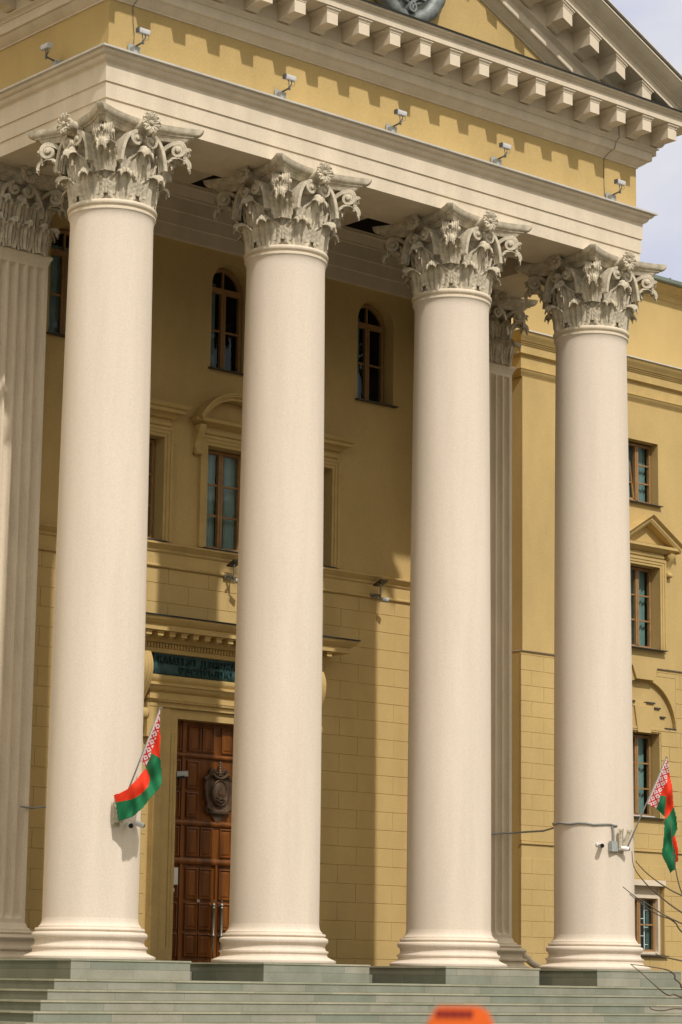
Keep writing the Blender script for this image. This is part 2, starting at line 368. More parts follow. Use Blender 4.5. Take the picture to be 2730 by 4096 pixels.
def make_capital(parent, square=None):
    """parts hang under parent: bell with leaves, abacus, volutes, rosettes"""
    b = MB()
    if square:
        q = square; b.box(-q, q, -q, q, ZA, 12.06)
    else: b.lathe([(rbell(z), z) for z in np.linspace(ZA, 12.06, 14)], n=40)
    ang = [PI / 8 + k * PI / 4 for k in range(8)]
    if square:
        for q in range(4):
            a = q * PI / 2
            for l in (-.42, -.14, .14, .42): leaf(b, a, ZA + .02, .46, .30, .075, square=square, lat0=l)
            for l in (-.3, 0, .3): leaf(b, a, ZA + .2, .62, .33, .085, square=square - .01, lat0=l)
        for q in range(4):
            a = PI / 4 + q * PI / 2
            leaf(b, a, ZA + .02, .46, .3, .075, square=square * 1.30); leaf(b, a, ZA + .3, .55, .32, .1, square=square * 1.28)
    else:
        for a in ang: leaf(b, a, ZA + .02, .47, .45, .088, lean=.055, tw=.62, tipdrop=185)
        for k in range(8): leaf(b, k * PI / 4, ZA + .12, .70, .42, .105, lean=.06, tw=.68, tipdrop=185)
    o = b.build('capital', CARVED, parent, smooth=50, weld=False)
    b = MB(); abacus(b); b.build('abacus', CARVED, parent, smooth=40)
    for q in range(4):
        a = PI / 4 + q * PI / 2; n = Vector((math.cos(a), math.sin(a), 0)); t = Vector((-n[1], n[0], 0))
        # big leaf under the corner volutes
        b = MB(); leaf(b, a, 11.42, .44, .36, .16, square=.70, lean=.10, tipdrop=190, th=.022, tw=.6)
        leaf(b, a, 11.74, .25, .20, .04, square=1.035, lean=.0, tipdrop=185, th=.02, tw=.8)
        b.build('corner_leaf', CARVED, parent, smooth=50, weld=False)
        for sd in (-1, 1):
            b = MB(); base = t * (sd * .062) ; path = scroll_path((.60, 11.50), (.66, 12.00), (.985, 11.92), .115, 1.7)
            ds = (n + t * sd * .022).normalized(); dl = Vector((-ds[1], ds[0], 0))
            strip(b, path, t * sd * .052, ds, dl, .125, .068)
            disc(b, t * sd * .052 + ds * .985 + Vector((0, 0, 11.92)) + dl * sd * .05, dl * sd, .045, .045)
            b.build('volute', CARVED, parent, smooth=40)
    for q in range(4):
        a = q * PI / 2; n = Vector((math.cos(a), math.sin(a), 0)); t = Vector((-n[1], n[0], 0))
        for sd in (-1, 1):
            b = MB(); path = scroll_path((.40, 11.55), (.36, 12.02), (.128, 11.94), .105, 1.6)
            off = .70 if not square else square + .05
            strip(b, path, n * off, t * sd, n, .15, .06)
            disc(b, n * (off + .055) + t * sd * .125 + Vector((0, 0, 11.945)), n, .038, .04)
            b.build('volute', CARVED, parent, smooth=40)
        b = MB(); fleuron(b, a, .86, 12.17); b.build('rosette', CARVED, parent, smooth=50, weld=False)
        b = MB(); off = .66 if not square else square                       # bud under the inner scrolls
        b.lathe([(.001, 11.86), (.05, 11.84), (.075, 11.79), (.06, 11.74), (.025, 11.68), (.02, 11.55)], n.x * (off + .09), n.y * (off + .09), 12)
        b.build('bud', CARVED, parent, smooth=60)

def make_column():
    c = empty('column', (0, 0, 0), B)
    b = MB()
    BP = [(.10, .004), (.965, .004), (.972, .02), (.968, .045), (.93, .058), (.885, .075), (.855, .10), (.842, .135), (.85, .152), (.868, .158), (.872, .17), (.868, .185), (.83, .19), (.812, .21), (.80, .235),
             (.805, .265), (.818, .285), (.825, .288), (.846, .298), (.86, .318), (.864, .338), (.858, .358), (.842, .372), (.815, .38), (.785, .383), (.785, .388), (.80, .395), (.812, .41), (.808, .428), (.795, .438),
             (.745, .441), (.745, .462), (.735, .466), (.715, .48), (.696, .505), (.684, .54), (.678, .58)]
    BP = [(.678 + (q - .678) * (.89 if z < .09 else .76) if q > .678 else q, z) for q, z in BP]; b.lathe(BP, n=96)
    b.build('column_base', CREAM, c, smooth=38)
    b = MB(); pr = []
    for i in range(25):
        t = i / 24; z = .58 + t * (10.72 - .58); pr.append((.678 - .058 * (t ** 1.7), z))
    pr += [(.622, 10.78), (.628, 10.82), (.638, 10.85), (.650, 10.87)]
    b.lathe(pr, n=96); b.build('shaft', CREAM, c, smooth=40)
    b = MB(); b.lathe([(.645, 10.868), (.655, 10.872), (.655, 10.90), (.640, 10.905), (.640, 10.93), (.657, 10.938), (.668, 10.955), (.672, 10.975), (.668, 10.995), (.655, 11.012), (.58, 11.016)], n=96)
    b.build('astragal', TRIM, c, smooth=50)
    make_capital(c)
    return c
col0 = make_column()
for i, x in enumerate(COLX):
    c = col0 if i == 0 else copy_tree(col0, B)
    c.location = (x, 0, 0)

# ---- square fluted piers against the back wall --------------------------------
def make_pier():
    p = empty('pier', (0, 0, 0), B); hw = .66; d0, d1 = -.56, .455     # front and back in y, about the pier's own axis
    b = MB(); n = 7; m = .055; fw = (2 * hw - 2 * m) / n; zt0, zt1 = .62, 10.80; x = -hw
    rows = []
    xs = [-hw]
    # front face with flutes as real hollows
    def flute_profile(half, cnt):
        pts = [(-half, 0.)]; step = (2 * half - .1) / cnt
        for k in range(cnt):
            c = -half + .05 + step * (k + .5); r = step * .40
            pts.append((c - r, 0.))
            for q in range(1, 8):
                an = PI * q / 8; pts.append((c - r * math.cos(an), r * math.sin(an) * 1.15))
            pts.append((c + r, 0.))
        pts.append((half, 0.)); return pts
    def face(origin, dx, dn, half, cnt):
        pr = flute_profile(half, cnt); o = Vector(origin); dx = Vector(dx); dn = Vector(dn)
        def row(z, k): return [o + dx * u - dn * (v * k) + Vector((0, 0, z)) for u, v in pr]
        zs = [(.50, 0), (zt0, 0), (zt0 + .02, .5), (zt0 + .05, .85), (zt0 + .09, 1), (zt1 - .09, 1), (zt1 - .05, .85), (zt1 - .02, .5), (zt1, 0), (10.93, 0)]
        b.grid([row(z, k) for z, k in zs])
    face((0, d0, 0), (1, 0, 0), (0, -1, 0), hw, 7)
    face((-hw, (d0 + d1) / 2, 0), (0, -1, 0), (-1, 0, 0), (d1 - d0) / 2, 5)
    face((hw, (d0 + d1) / 2, 0), (0, 1, 0), (1, 0, 0), (d1 - d0) / 2, 5)
    b.build('pier_shaft', TRIM, p, smooth=35)
    def ring(prof, name, mt):
        b = MB()
        b.grid([[(-(hw + e), d1, z), (-(hw + e), d0 - e, z), (hw + e, d0 - e, z), (hw + e, d1, z)] for e, z in prof]); b.build(name, mt, p, smooth=38)
    ring([(.23, .004), (.23, .045), (.17, .075), (.15, .135), (.19, .158), (.19, .185), (.14, .20), (.13, .24), (.145, .288), (.18, .318), (.185, .338), (.16, .372), (.11, .383), (.13, .41), (.11, .438), (.065, .441), (.065, .462), (.03, .49), (.004, .56)], 'pier_base', TRIM)
    ring([(.0, 10.86), (.02, 10.90), (.02, 10.92), (.035, 10.94), (.05, 10.965), (.05, 10.99), (.03, 11.012), (-.1, 11.02)], 'astragal', TRIM)
    make_capital(p, square=.60)
    return p
p0 = make_pier(); p0.location = (-K, 3.19, 0)
p1 = copy_tree(p0, B); p1.location = (K, 3.19, 0)

# ---- entablature --------------------------------------------------------------
YB = 6.6
b = MB(); b.around([(-.60, ZT), (.610, ZT), (.610, 12.490), (.632, 12.494), (.632, 12.504), (.632, 12.738), (.653, 12.742), (.653, 13.015), (.662, 13.022), (.668, 13.035), (.690, 13.045), (.715, 13.065), (.728, 13.09), (.735, 13.115), (.765, 13.125), (.79, 13.15), (.80, 13.175), (.80, 13.19)], 3.64)
b.build('architrave', TRIM, B, smooth=30)
b = MB(); b.around([(.802, 13.19), (.845, 13.191), (.848, 13.216), (.575, 13.262)], 3.64); b.build('ledge_flashing', ZINC, B)
# inner faces of the beam and the ceiling with its three coffers
b = MB(); zi = 13.14
b.grid([[(-(K - .6), YW, z), (-(K - .6), e, z), (K - .6, e, z), (K - .6, YW, z)] for z, e in ((ZT, .6), (12.49, .6), (12.49, .625), (12.74, .625), (12.74, .65), (12.98, .65), (13.02, .69), (zi, .70))])
cof = [(-4.69, -2.29), (-1.21, 1.21), (2.29, 4.69)]
xs = [-5.0] + [x for c in cof for x in c] + [5.0]
for i in range(len(xs) - 1):
    a, c = xs[i], xs[i + 1]
    if (a, c) in cof:
        b.add([(a, .5, zi), (c, .5, zi), (c, 1.0, zi), (a, 1.0, zi)], [(0, 1, 2, 3)]); b.add([(a, 3.33, zi), (c, 3.33, zi), (c, YW, zi), (a, YW, zi)], [(0, 1, 2, 3)])
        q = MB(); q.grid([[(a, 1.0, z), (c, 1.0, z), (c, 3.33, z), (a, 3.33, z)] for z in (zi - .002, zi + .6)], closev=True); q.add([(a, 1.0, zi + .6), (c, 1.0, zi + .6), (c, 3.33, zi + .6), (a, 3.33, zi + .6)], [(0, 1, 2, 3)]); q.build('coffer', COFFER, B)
    else: b.add([(a, .5, zi), (c, .5, zi), (c, YW, zi), (a, YW, zi)], [(0, 1, 2, 3)])
b.build('ceiling', TRIM, B)
b = MB(); b.run([(0, 12.20), (.10, 12.20), (.10, 12.425), (.125, 12.43), (.125, 12.665), (.15, 12.67), (.15, 12.905), (.17, 12.92), (.17, 12.95), (.22, 13.03), (.24, 13.07), (.30, 13.09), (.30, zi)], -K + .55, K - .55, YW, ret=False)
b.build('inner_architrave', TRIM, B, smooth=30)
b = MB(); b.around([(.575, 13.262), (.575, 14.065)], YB); b.build('frieze', YELLOW, B)
b = MB(); b.around([(.575, 14.055), (.600, 14.057), (.602, 14.075), (.622, 14.085), (.650, 14.105), (.690, 14.135), (.725, 14.165), (.735, 14.18), (.772, 14.185), (.780, 14.20), (.780, 14.335), (.800, 14.34), (.812, 14.36), (.835, 14.38), (.868, 14.395), (.872, 14.41), (.845, 14.415), (.845, 14.757)], YB)
b.build('bed_moulding', TRIM, B, smooth=28)
b = MB(); b.around([(.84, 14.752), (1.315, 14.752), (1.315, 14.757), (1.315, 14.872), (1.328, 14.876), (1.335, 14.89), (1.352, 14.895), (1.358, 14.912), (1.38, 14.92), (1.40, 14.942), (1.408, 14.96)], YB)
b.build('corona', TRIM, B, smooth=28)
b = MB(); b.around([(1.41, 14.96), (1.43, 14.961), (1.432, 14.982), (.56, 15.02)], YB); b.build('cornice_flashing', GUT, B)

def modillion_mesh(name, sl=0., st=1.):
    """block hanging under the corona; sl = slope of the rake along x"""
    b = MB(); hw = .112
    def P(x, e, h): return (x, -e, h * st - sl * x)
    def hexa(x0, x1, e0, e1, h0, h1):
        b.add([P(x, e, h) for x in (x0, x1) for e in (e0, e1) for h in (h0, h1)], [(0, 1, 3, 2), (4, 6, 7, 5), (0, 4, 5, 1), (2, 3, 7, 6), (0, 2, 6, 4), (1, 5, 7, 3)])
    # block with a curved underside: thicker at the back
    prof = [(.84, .272), (.84, -.04), (.90, -.045), (.94, -.035), (.97, -.012), (1.0, 0.), (1.26, 0.), (1.26, .195), (1.26, .272)]
    n = len(prof); vs = [P(-hw, e, h) for e, h in prof] + [P(hw, e, h) for e, h in prof]
    b.add(vs, [tuple(range(n)), tuple(range(2 * n - 1, n - 1, -1))] + [(i, (i + 1) % n, (i + 1) % n + n, i + n) for i in range(n)])
    # small moulded cap round three sides
    cp = [(0., .195), (.008, .197), (.010, .210), (.022, .232), (.028, .238), (.036, .240), (.036, .268)]
    b.grid([[P(-hw - e, .846, h), P(-hw - e, 1.26 + e, h), P(hw + e, 1.26 + e, h), P(hw + e, .846, h)] for e, h in cp])
    me = b.build(name, TRIM, None); d = me.data; bpy.data.objects.remove(me); return d
MD = modillion_mesh('modillion')
def inst(name, data, loc, parent, rz=0):
    o = bpy.data.objects.new(name, data); COL.objects.link(o); o.parent = parent; o.location = loc; o.rotation_euler = (0, 0, rz); return o
for k in range(-9, 10): inst('modillion', MD, (k * .6626, 0, 14.48), B)
for k in range(1, 9):
    for sd in (-1, 1): inst('modillion', MD, (sd * K, -1.0 + k * .6626, 14.48), B, -sd * -PI / 2)
# pediment: same profile on the slope
SL = .472; Z0 = 17.517; ST = 1.10
def rake(prof, name, m, smooth=28):
    b = MB(); b.grid([[(-(K + e), -e, Z0 - SL * (K + e) + h * ST), (0, -e, Z0 + h * ST), (K + e, -e, Z0 - SL * (K + e) + h * ST)] for e, h in prof]); return b.build(name, m, B, smooth=smooth)
rake([(.575, -.425), (.600, -.423), (.602, -.405), (.622, -.395), (.690, -.345), (.735, -.30), (.772, -.295), (.780, -.28), (.780, -.145), (.812, -.12), (.868, -.085), (.872, -.07), (.845, -.065), (.845, .275)], 'raking_bed_moulding', TRIM)
rake([(.84, .272), (1.315, .272), (1.315, .39), (1.328, .394), (1.335, .405), (1.352, .41), (1.358, .428), (1.375, .432), (1.382, .45), (1.40, .455), (1.42, .468), (1.46, .485), (1.53, .52), (1.575, .56), (1.60, .588), (1.615, .592), (1.615, .622)], 'raking_cornice', TRIM)
rake([(1.61, .622), (1.57, .623), (1.57, .652)], 'gutter_gap', GUT)
rake([(1.57, .652), (1.66, .653), (1.66, .670), (1.2, .69)], 'roof_edge', ZINC)
MR = {}
for sd in (-1, 1): MR[sd] = modillion_mesh('raking_modillion', sl=SL * sd, st=ST)
for k in range(1, 10):
    for sd in (-1, 1): inst('raking_modillion', MR[sd], (sd * k * .6626, 0, Z0 - SL * k * .6626), B)
b = MB(); b.add([(-K - .5, -.575, 14.97), (K + .5, -.575, 14.97), (0, -.575, Z0 - .425)], [(0, 1, 2)]); b.build('tympanum', YELLOW, B)
b = MB()
for sd in (-1, 1): b.add([(sd * (K + 1.65), -1.64, Z0 - SL * (K + 1.65) + .672 * ST), (0, -1.64, Z0 + .672 * ST), (0, 9, Z0 + .672 * ST), (sd * (K + 1.65), 9, Z0 - SL * (K + 1.65) + .672 * ST)], [(0, 1, 2, 3)])
b.build('roof', ROOFM, B)
b = MB(); b.box(-K - .5, K + .5, YW + .5, 9, ZT, 15.0); b.build('upper_block', YELLOW, B)

# ---- windows ------------------------------------------------------------------
def window(x0, x1, z0, z1, y, arch=False, rows=3, transom=None, curtain=(CURTAIN, (0., .45)), openleaf=False, side=1):
    """wooden casement at depth y with glass, curtains and the dark room behind"""
    w = empty('window', (0, 0, 0), B); b = MB(); fw = .055; xc = (x0 + x1) / 2; zt = z1; r = (x1 - x0) / 2
    zs = z1 - r if arch else z1
    b.box(x0, x0 + fw, y, y + .07, z0, zs); b.box(x1 - fw, x1, y, y + .07, z0, zs); b.box(x0 + fw, x1 - fw, y, y + .07, z0, z0 + fw)
    if arch:
        n = 20
        P = [[(xc + q * math.cos(PI * i / n), yy, zs + q * math.sin(PI * i / n)) for q, yy in ((r, y), (r - fw, y), (r - fw, y + .07), (r, y + .07))] for i in range(n + 1)]
        b.grid(P, closev=True)
        b.box(x0 + fw, x1 - fw, y - .012, y + .06, zs - .05, zs + .05); b.box(xc - .018, xc + .018, y + .01, y + .06, zs + .05, z1 - fw)
        ztop = zs - .05
    else:
        b.box(x0 + fw, x1 - fw, y, y + .07, z1 - fw, z1); ztop = z1 - fw
    b.box(xc - .05, xc + .05, y - .014, y + .062, z0 + fw, ztop)
    b.box(xc - .006, xc + .006, y - .022, y - .014, z0 + fw, ztop)
    for s_ in (-1, 1):
        a, c = (x0 + fw, xc - .05) if s_ < 0 else (xc + .05, x1 - fw)
        if openleaf and s_ < 0: continue
        for k in range(1, rows):
            z = z0 + fw + (ztop - z0 - fw) * k / rows; b.box(a, c, y + .012, y + .05, z - .016, z + .016)
    b.build('frame', WFRAME, w)
    b = MB()
    if arch:
        n = 20; pts = [(x0 + .02, z0 + .02), (x1 - .02, z0 + .02)] + [(xc + (r - .02) * math.cos(PI * i / n), zs + (r - .02) * math.sin(PI * i / n)) for i in range(n + 1)]
        b.add([(x, y + .035, z) for x, z in pts], [tuple(range(len(pts)))])
    else:
        xa = x0 + .02 if not openleaf else xc + .02
        b.add([(xa, y + .035, z0 + .02), (x1 - .02, y + .035, z0 + .02), (x1 - .02, y + .035, z1 - .02), (xa, y + .035, z1 - .02)], [(0, 1, 2, 3)])
    b.build('pane', GLASS, w)
    if openleaf:                                       # left leaf tilted inwards at the top
        b = MB(); g = MB(); a, c = x0 + fw, xc - .05; H = ztop - z0 - fw; tl = .20
        def Q(x, h, d=0): return (x + .06 * h / H, y + .03 + tl * h / H + d, z0 + fw + h)
        for (xa, xb, ha, hb) in [(a, a + .045, 0, H), (c - .045, c, 0, H), (a, c, 0, .045), (a, c, H - .045, H)] + [(a, c, H * k / rows - .014, H * k / rows + .014) for k in range(1, rows)]:
            b.add([Q(x, h, d) for x in (xa, xb) for d in (-.02, .02) for h in (ha, hb)], [(0, 1, 3, 2), (4, 6, 7, 5), (0, 4, 5, 1), (2, 3, 7, 6), (0, 2, 6, 4), (1, 5, 7, 3)])
        b.build('open_leaf', WFRAME, w); g.add([Q(a, 0), Q(c, 0), Q(c, H), Q(a, H)], [(0, 1, 2, 3)]); g.build('pane', GLASS, w)
    cm, spans = curtain[0], curtain[1:]
    for u0, u1 in spans:
        b = MB(); X0 = x0 + (x1 - x0) * u0; X1 = x0 + (x1 - x0) * u1; n = 40
        top = zs + r * .4 if arch else z1
        if len(curtain) > 2 and arch: pass
        P = [[(X0 + (X1 - X0) * i / n, y + .15 + .018 * math.sin(i * 1.25) + .008 * math.sin(i * .5 + q), z) for q, z in enumerate((z0 - .05, (z0 + top) / 2, top))] for i in range(n + 1)]
        b.grid(P); b.build('curtain', cm, w, smooth=60)
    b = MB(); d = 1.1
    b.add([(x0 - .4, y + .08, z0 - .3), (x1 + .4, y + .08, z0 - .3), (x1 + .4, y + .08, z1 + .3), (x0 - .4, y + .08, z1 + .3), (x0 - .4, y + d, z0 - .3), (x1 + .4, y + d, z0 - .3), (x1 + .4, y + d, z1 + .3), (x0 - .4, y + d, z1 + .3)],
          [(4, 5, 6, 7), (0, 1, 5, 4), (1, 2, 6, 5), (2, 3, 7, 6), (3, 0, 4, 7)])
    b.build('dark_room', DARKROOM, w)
    return w
def sill(w, x0, x1, z, yw, out=.09, deep=.22):
    b = MB(); b.add([(x, y, zz) for x in (x0, x1) for y, zz in ((yw - out, z - .03), (yw - out, z - .012), (yw + deep, z + .025), (yw + deep, z - .03))], [(0, 1, 2, 3), (4, 7, 6, 5), (0, 4, 5, 1), (1, 5, 6, 2), (0, 3, 7, 4), (2, 6, 7, 3)])
    b.build('sill', SILL, w)
    b = MB(); b.box(x0 + .09, x1 - .09, yw + deep - .03, yw + deep - .005, z + .024, z + .05); b.build('drip_rail', ZINC, w)

def architrave_frame(b, x0, x1, z0, z1, y, w=.17, ear=.05):
    """moulded band round an opening: nested flat steps, with a small ear at the top corners"""
    for i, (a, o) in enumerate(((0, .035), (.055, .05), (.115, .065))):
        a2 = (.055, .115, w)[i]
        for bx in ((x0 - a2, x0 - a, z0, z1 + a), (x1 + a, x1 + a2, z0, z1 + a), (x0 - a2, x1 + a2, z1 + a, z1 + a2)):
            b.box(bx[0], bx[1], y - o, y + .002 * (i + 1), bx[2], bx[3])
    for q, xx in ((-1, x0 - w), (1, x1 + w)):
        b.box(min(xx, xx + q * ear), max(xx, xx + q * ear), y - .05, y + .001, z1 - .10, z1 + w)

def console(b, x, w, y, ztop, h, out):
    """S-shaped scroll bracket"""
    pts = []
    for i in range(25):
        t = i / 24; z = ztop - h * t; e = out * (.32 + .68 * (1 - t) ** 1.3) + .018 * math.sin(t * 2 * PI)
        pts.append((e, z))
    for k in range(9):                                 # small scroll at the foot
        a = PI / 2 - k * PI / 8 * 1.4; pts.append((out * .34 + .05 * math.cos(a) - .0, ztop - h - .04 + .055 * math.sin(a)))
    prof = [(0, ztop)] + [(out, ztop)] + pts[1:] + [(0, ztop - h - .10)]
    n = len(prof); vs = [(x - w / 2, y - e, z) for e, z in prof] + [(x + w / 2, y - e, z) for e, z in prof]
    b.add(vs, [(i, (i + 1) % n, (i + 1) % n + n, i + n) for i in range(n - 1)])
    for o in (0, n):
        c = len(b.v); b.add([(x + (-w / 2 if o == 0 else w / 2), y, (z0_ := prof[i][1])) for i in range(n)] , [])
        for i in range(n - 1): b.f.append((c - 2 * n + o + i if False else c - (2 * n) * 0 + i, c + i + 1, c + i + 1, c + i)); b.f.pop()
        idx0 = c - 2 * n if o == 0 else c - 2 * n
    # side cheeks
    for sgn, xx in ((-1, x - w / 2), (1, x + w / 2)):
        for i in range(n - 1):
            b.add([(xx, y, prof[i][1]), (xx, y - prof[i][0], prof[i][1]), (xx, y - prof[i + 1][0], prof[i + 1][1]), (xx, y, prof[i + 1][1])], [(0, 1, 2, 3)])
        disc(b, (xx, y - out * .62, ztop - out * .42), (sgn, 0, 0), out * .32, .018, 16); disc(b, (xx, y - out * .34, ztop - h - .04), (sgn, 0, 0), .05, .015, 12)

# portico back wall: upper plaster and lower rustication
archx = (-3.36, 0., 3.36); AZ0, AR, AZ1 = 10.10, .44, 12.01
up_holes = [(x - AR, x + AR, AZ0, AZ1, True, .30) for x in archx] + [(x - .47, x + .47, 6.95, 8.72, False, .26) for x in (-1.865, 0, 1.865)]
XE = K - .60
b = MB(); wall(b, -XE - .3, XE + .3, 6.70, 12.60, YW, up_holes); b.build('upper_wall', YELLOW, B)
DW, DZ = 1.0, 4.0
b = MB(); wall(b, -XE - .3, XE + .3, 0.0, 6.70, YW + .012, [(-DW, DW, -.01, DZ, False, .5)])
rowsz = [0.0, .144] + [.464 + .3205 * k for k in range(0, 19)]
rowsz = [z for z in rowsz if z < 6.48] + [6.50]
ashlar(b, -XE - .3, XE + .3, rowsz, YW + .012, [(-1.55, 1.55, -1, 4.6), (-2.0, 2.0, 4.35, 5.5)], bw=.85, off=.27)
b.box(-XE - .3, XE + .3, YW, YW + .012, 6.508, 6.70)
b.build('rusticated_wall', YELLOW, B)
b = MB(); b.run([(0, 6.755), (.015, 6.757), (.03, 6.78), (.03, 6.80), (.06, 6.835), (.085, 6.855), (.095, 6.875), (.11, 6.878), (.11, 6.905), (.095, 6.915), (.03, 6.925), (0, 6.93)], -XE - .3, XE + .3, YW, ret=False)
b.build('string_course', YTRIM, B, smooth=30)
b = MB(); b.run([(0, 6.495), (.02, 6.497), (.034, 6.51), (.038, 6.525), (.034, 6.54), (.02, 6.553), (0, 6.556)], -XE - .3, XE + .3, YW - .0, ret=False)
b.build('bead_moulding', YTRIM, B, smooth=60)
for i, x in enumerate(archx):
    w = window(x - AR + .03, x + AR - .03, AZ0 + .03, AZ1 - .03, YW + .24, arch=True, rows=2, curtain=(CURTAIN2, (0, .42 if i else .9)))
    sill(w, x - AR - .05, x + AR + .05, AZ0, YW, .10, .22)
for i, x in enumerate((-1.865, 0, 1.865)):
    w = window(x - .45, x + .45, 6.98, 8.70, YW + .21, rows=3, curtain=((CURTAIN, (0, .5), (.72, 1.)) if i == 1 else (CURTAIN2, (0, .42), (.9, 1.))))
    sill(w, x - .53, x + .53, 6.955, YW, .10, .2)
    h = empty('window_hood', (0, 0, 0), B); b = MB(); architrave_frame(b, x - .47, x + .47, 6.94, 8.72, YW); b.build('architrave_band', YTRIM, h)
    b = MB(); b.run([(0, 8.895), (.05, 8.897), (.075, 8.92), (.085, 8.95), (.075, 8.98), (.05, 8.995), (.05, 9.03)], x - .56, x + .56, YW, ret=False); b.build('cushion_frieze', YTRIM, h, smooth=60)
    if i != 1:
        b = MB(); b.run([(.04, 9.03), (.10, 9.035), (.13, 9.06), (.20, 9.11), (.225, 9.115), (.235, 9.115), (.235, 9.175), (.255, 9.18), (.285, 9.205), (.30, 9.235), (.31, 9.24), (.31, 9.255), (0, 9.30)], x - .52, x + .52, YW)
        b.build('straight_cornice', YTRIM, h, smooth=30)
    else:
        b = MB(); b.run([(.04, 9.03), (.09, 9.035), (.13, 9.06), (.20, 9.085), (.21, 9.09), (.21, 9.135), (.225, 9.15), (0, 9.16)], x - .64, x + .64, YW)
        # segmental arch moulding
        R = .93; zc = 9.13 + .52 - R; a0 = math.acos(.83 / R)
        for e0, e1, r0, r1 in ((.0, .24, R - .12, R - .065), (.0, .285, R - .065, R - .03), (.0, .31, R - .03, R)):
            P = []
            for k in range(33):
                a = a0 + (PI - 2 * a0) * k / 32; P.append([(x + q * math.cos(a), YW - e, zc + q * math.sin(a)) for q, e in ((r0, e0), (r0, e1), (r1, e1), (r1, e0))])
            b.grid(P, closev=True)
            for k in (0, 32): b.add(P[k], [(0, 1, 2, 3)])
        b.build('segmental_pediment', YTRIM, h, smooth=30)
        b = MB(); P = [(x + (R - .13) * math.cos(a0 + (PI - 2 * a0) * k / 32), YW - .03, zc + (R - .13) * math.sin(a0 + (PI - 2 * a0) * k / 32)) for k in range(33)]
        b.add(P + [(x - .8, YW - .03, 9.15), (x + .8, YW - .03, 9.15)], [tuple(range(33)) + (33, 34)]); b.build('pediment_field', YELLOW, h)
        for q in (-1, 1):
            b = MB(); console(b, x + q * .70, .13, YW, 9.03, .42, .19); b.build('console', YTRIM, h, smooth=40)

# ---- main door ---------------------------------------------------------------------
DY = 3.78
D = empty('main_door', (0, 0, 0), B)
b = MB(); b.box(-DW - .05, DW + .05, DY, DY + .06, 0.0, DZ + .05)
b.build('door_board', WOOD, D)
b = MB()                                             # rails and stiles stand proud, panels are bevelled fields
zt = (3.43, 2.31, 1.68)
for z, h, o in ((3.43, .035, .05), (2.31, .04, .055), (1.68, .05, .07)):
    b.run([(0, z - h), (o * .7, z - h), (o, z - h * .4), (o, z + h * .3), (o * .6, z + h), (0, z + h)], -DW, DW, DY, ret=False)
for x in (-.725, .725): b.box(x - .035, x + .035, DY - .035, DY, 0, DZ)
b.build('door_rails', WOOD, D, smooth=40)
b = MB()
def panel(x0, x1, z0, z1):
    o1, o2 = .030, .012; m = .035
    # raised moulding frame with a sunk, bevelled field
    P = lambda i, e: [(x0 + i, DY - e, z0 + i), (x1 - i, DY - e, z0 + i), (x1 - i, DY - e, z1 - i), (x0 + i, DY - e, z1 - i)]
    b.grid([P(0, 0), P(0, o1), P(.018, o1 + .006), P(.03, o2), P(.04, o2), P(.065, o1 - .006), P(.07, o1 - .006)], closev=True)
    b.add(P(.07, o1 - .006), [(0, 1, 2, 3)])
cx = ((.075, .335), (.365, .625))
for sd in (-1, 1):
    def add(xa, xb, za, zb): panel(min(sd * xa, sd * xb), max(sd * xa, sd * xb), za, zb)
    for xa, xb in cx: add(xa, xb, 3.50, 3.93); add(xa, xb, 1.76, 2.24)
    add(.395, .64, 2.40, 2.82); add(.395, .64, 2.88, 3.34)
    for za, zb in ((1.06, 1.57), (.56, 1.0), (.12, .50)):
        for xa, xb in cx: add(xa, xb, za, zb)
    for za, zb in ((3.50, 3.93), (2.40, 2.82), (2.88, 3.34), (1.76, 2.24), (1.06, 1.57), (.56, 1.0), (.12, .50)): add(.785, .98, za, zb)
b.build('door_panels', WOOD, D)
b = MB(); b.box(-.018, .018, DY - .05, DY, .02, 1.63); b.build('meeting_stile', WOOD, D)
for sd in (-1, 1):
    b = MB(); x = sd * .085; y = DY - .11
    b.lathe([(.001, 1.055), (.016, 1.05), (.018, 1.03), (.010, 1.02), (.012, 1.0), (.030, .985), (.034, .965), (.022, .945), (.030, .93), (.030, .915), (.020, .90), (.024, .70), (.020, .50), (.030, .485), (.034, .465), (.022, .445), (.012, .43), (.015, .41), (.010, .395), (.016, .30), (.012, .12), (.001, .11)], x, y, 14)
    for z in (.955, .465): b.tube([(x, y, z), (x, DY, z)], .014)
    b.build('door_handle', STEEL, D, smooth=50)
b = MB(); b.tube([(-.365, DY - .038, 1.035), (-.365, DY - .052, 1.035)], .026, 16); b.build('lock_cover', ZINC, D, smooth=30)
b = MB(); b.tube([(-.365, DY - .05, 1.035), (-.365, DY - .055, 1.035)], .012, 12); b.build('keyhole', BLACKP, D)

SR = empty('door_surround', (0, 0, 0), B)
b = MB(); yS = YW
for x0, x1, o in ((DW, 1.16, .06), (1.16, 1.34, .085), (1.34, 1.50, .11)):
    for sd in (-1, 1):
        a, c = sorted((sd * x0, sd * x1)); b.box(a, c, yS - o, yS + .02, 0, DZ + (x0 - DW))
    b.box(-x1, x1, yS - o, yS + .019, DZ + (x0 - DW), DZ + (x1 - DW))
for sd in (-1, 1):
    a, c = sorted((sd * 1.50, sd * 1.66)); b.box(a, c, yS - .108, yS + .018, 3.66, DZ + .16)
    b.box(min(sd * 1.0, sd * .97), max(sd * 1.0, sd * .97), YW - .03, DY, 0, DZ - .0)
    for z0, z1 in ((.25, 3.75),):
        for xa, xb in ((1.05, 1.06), (1.115, 1.125)):
            a, c = sorted((sd * xa, sd * xb)); b.box(a, c, yS - .068, yS - .06, z0, z1)
b.box(-1.66, 1.66, yS - .112, yS + .017, DZ + .16, DZ + .50)
b.build('door_architrave', YTRIM, SR)
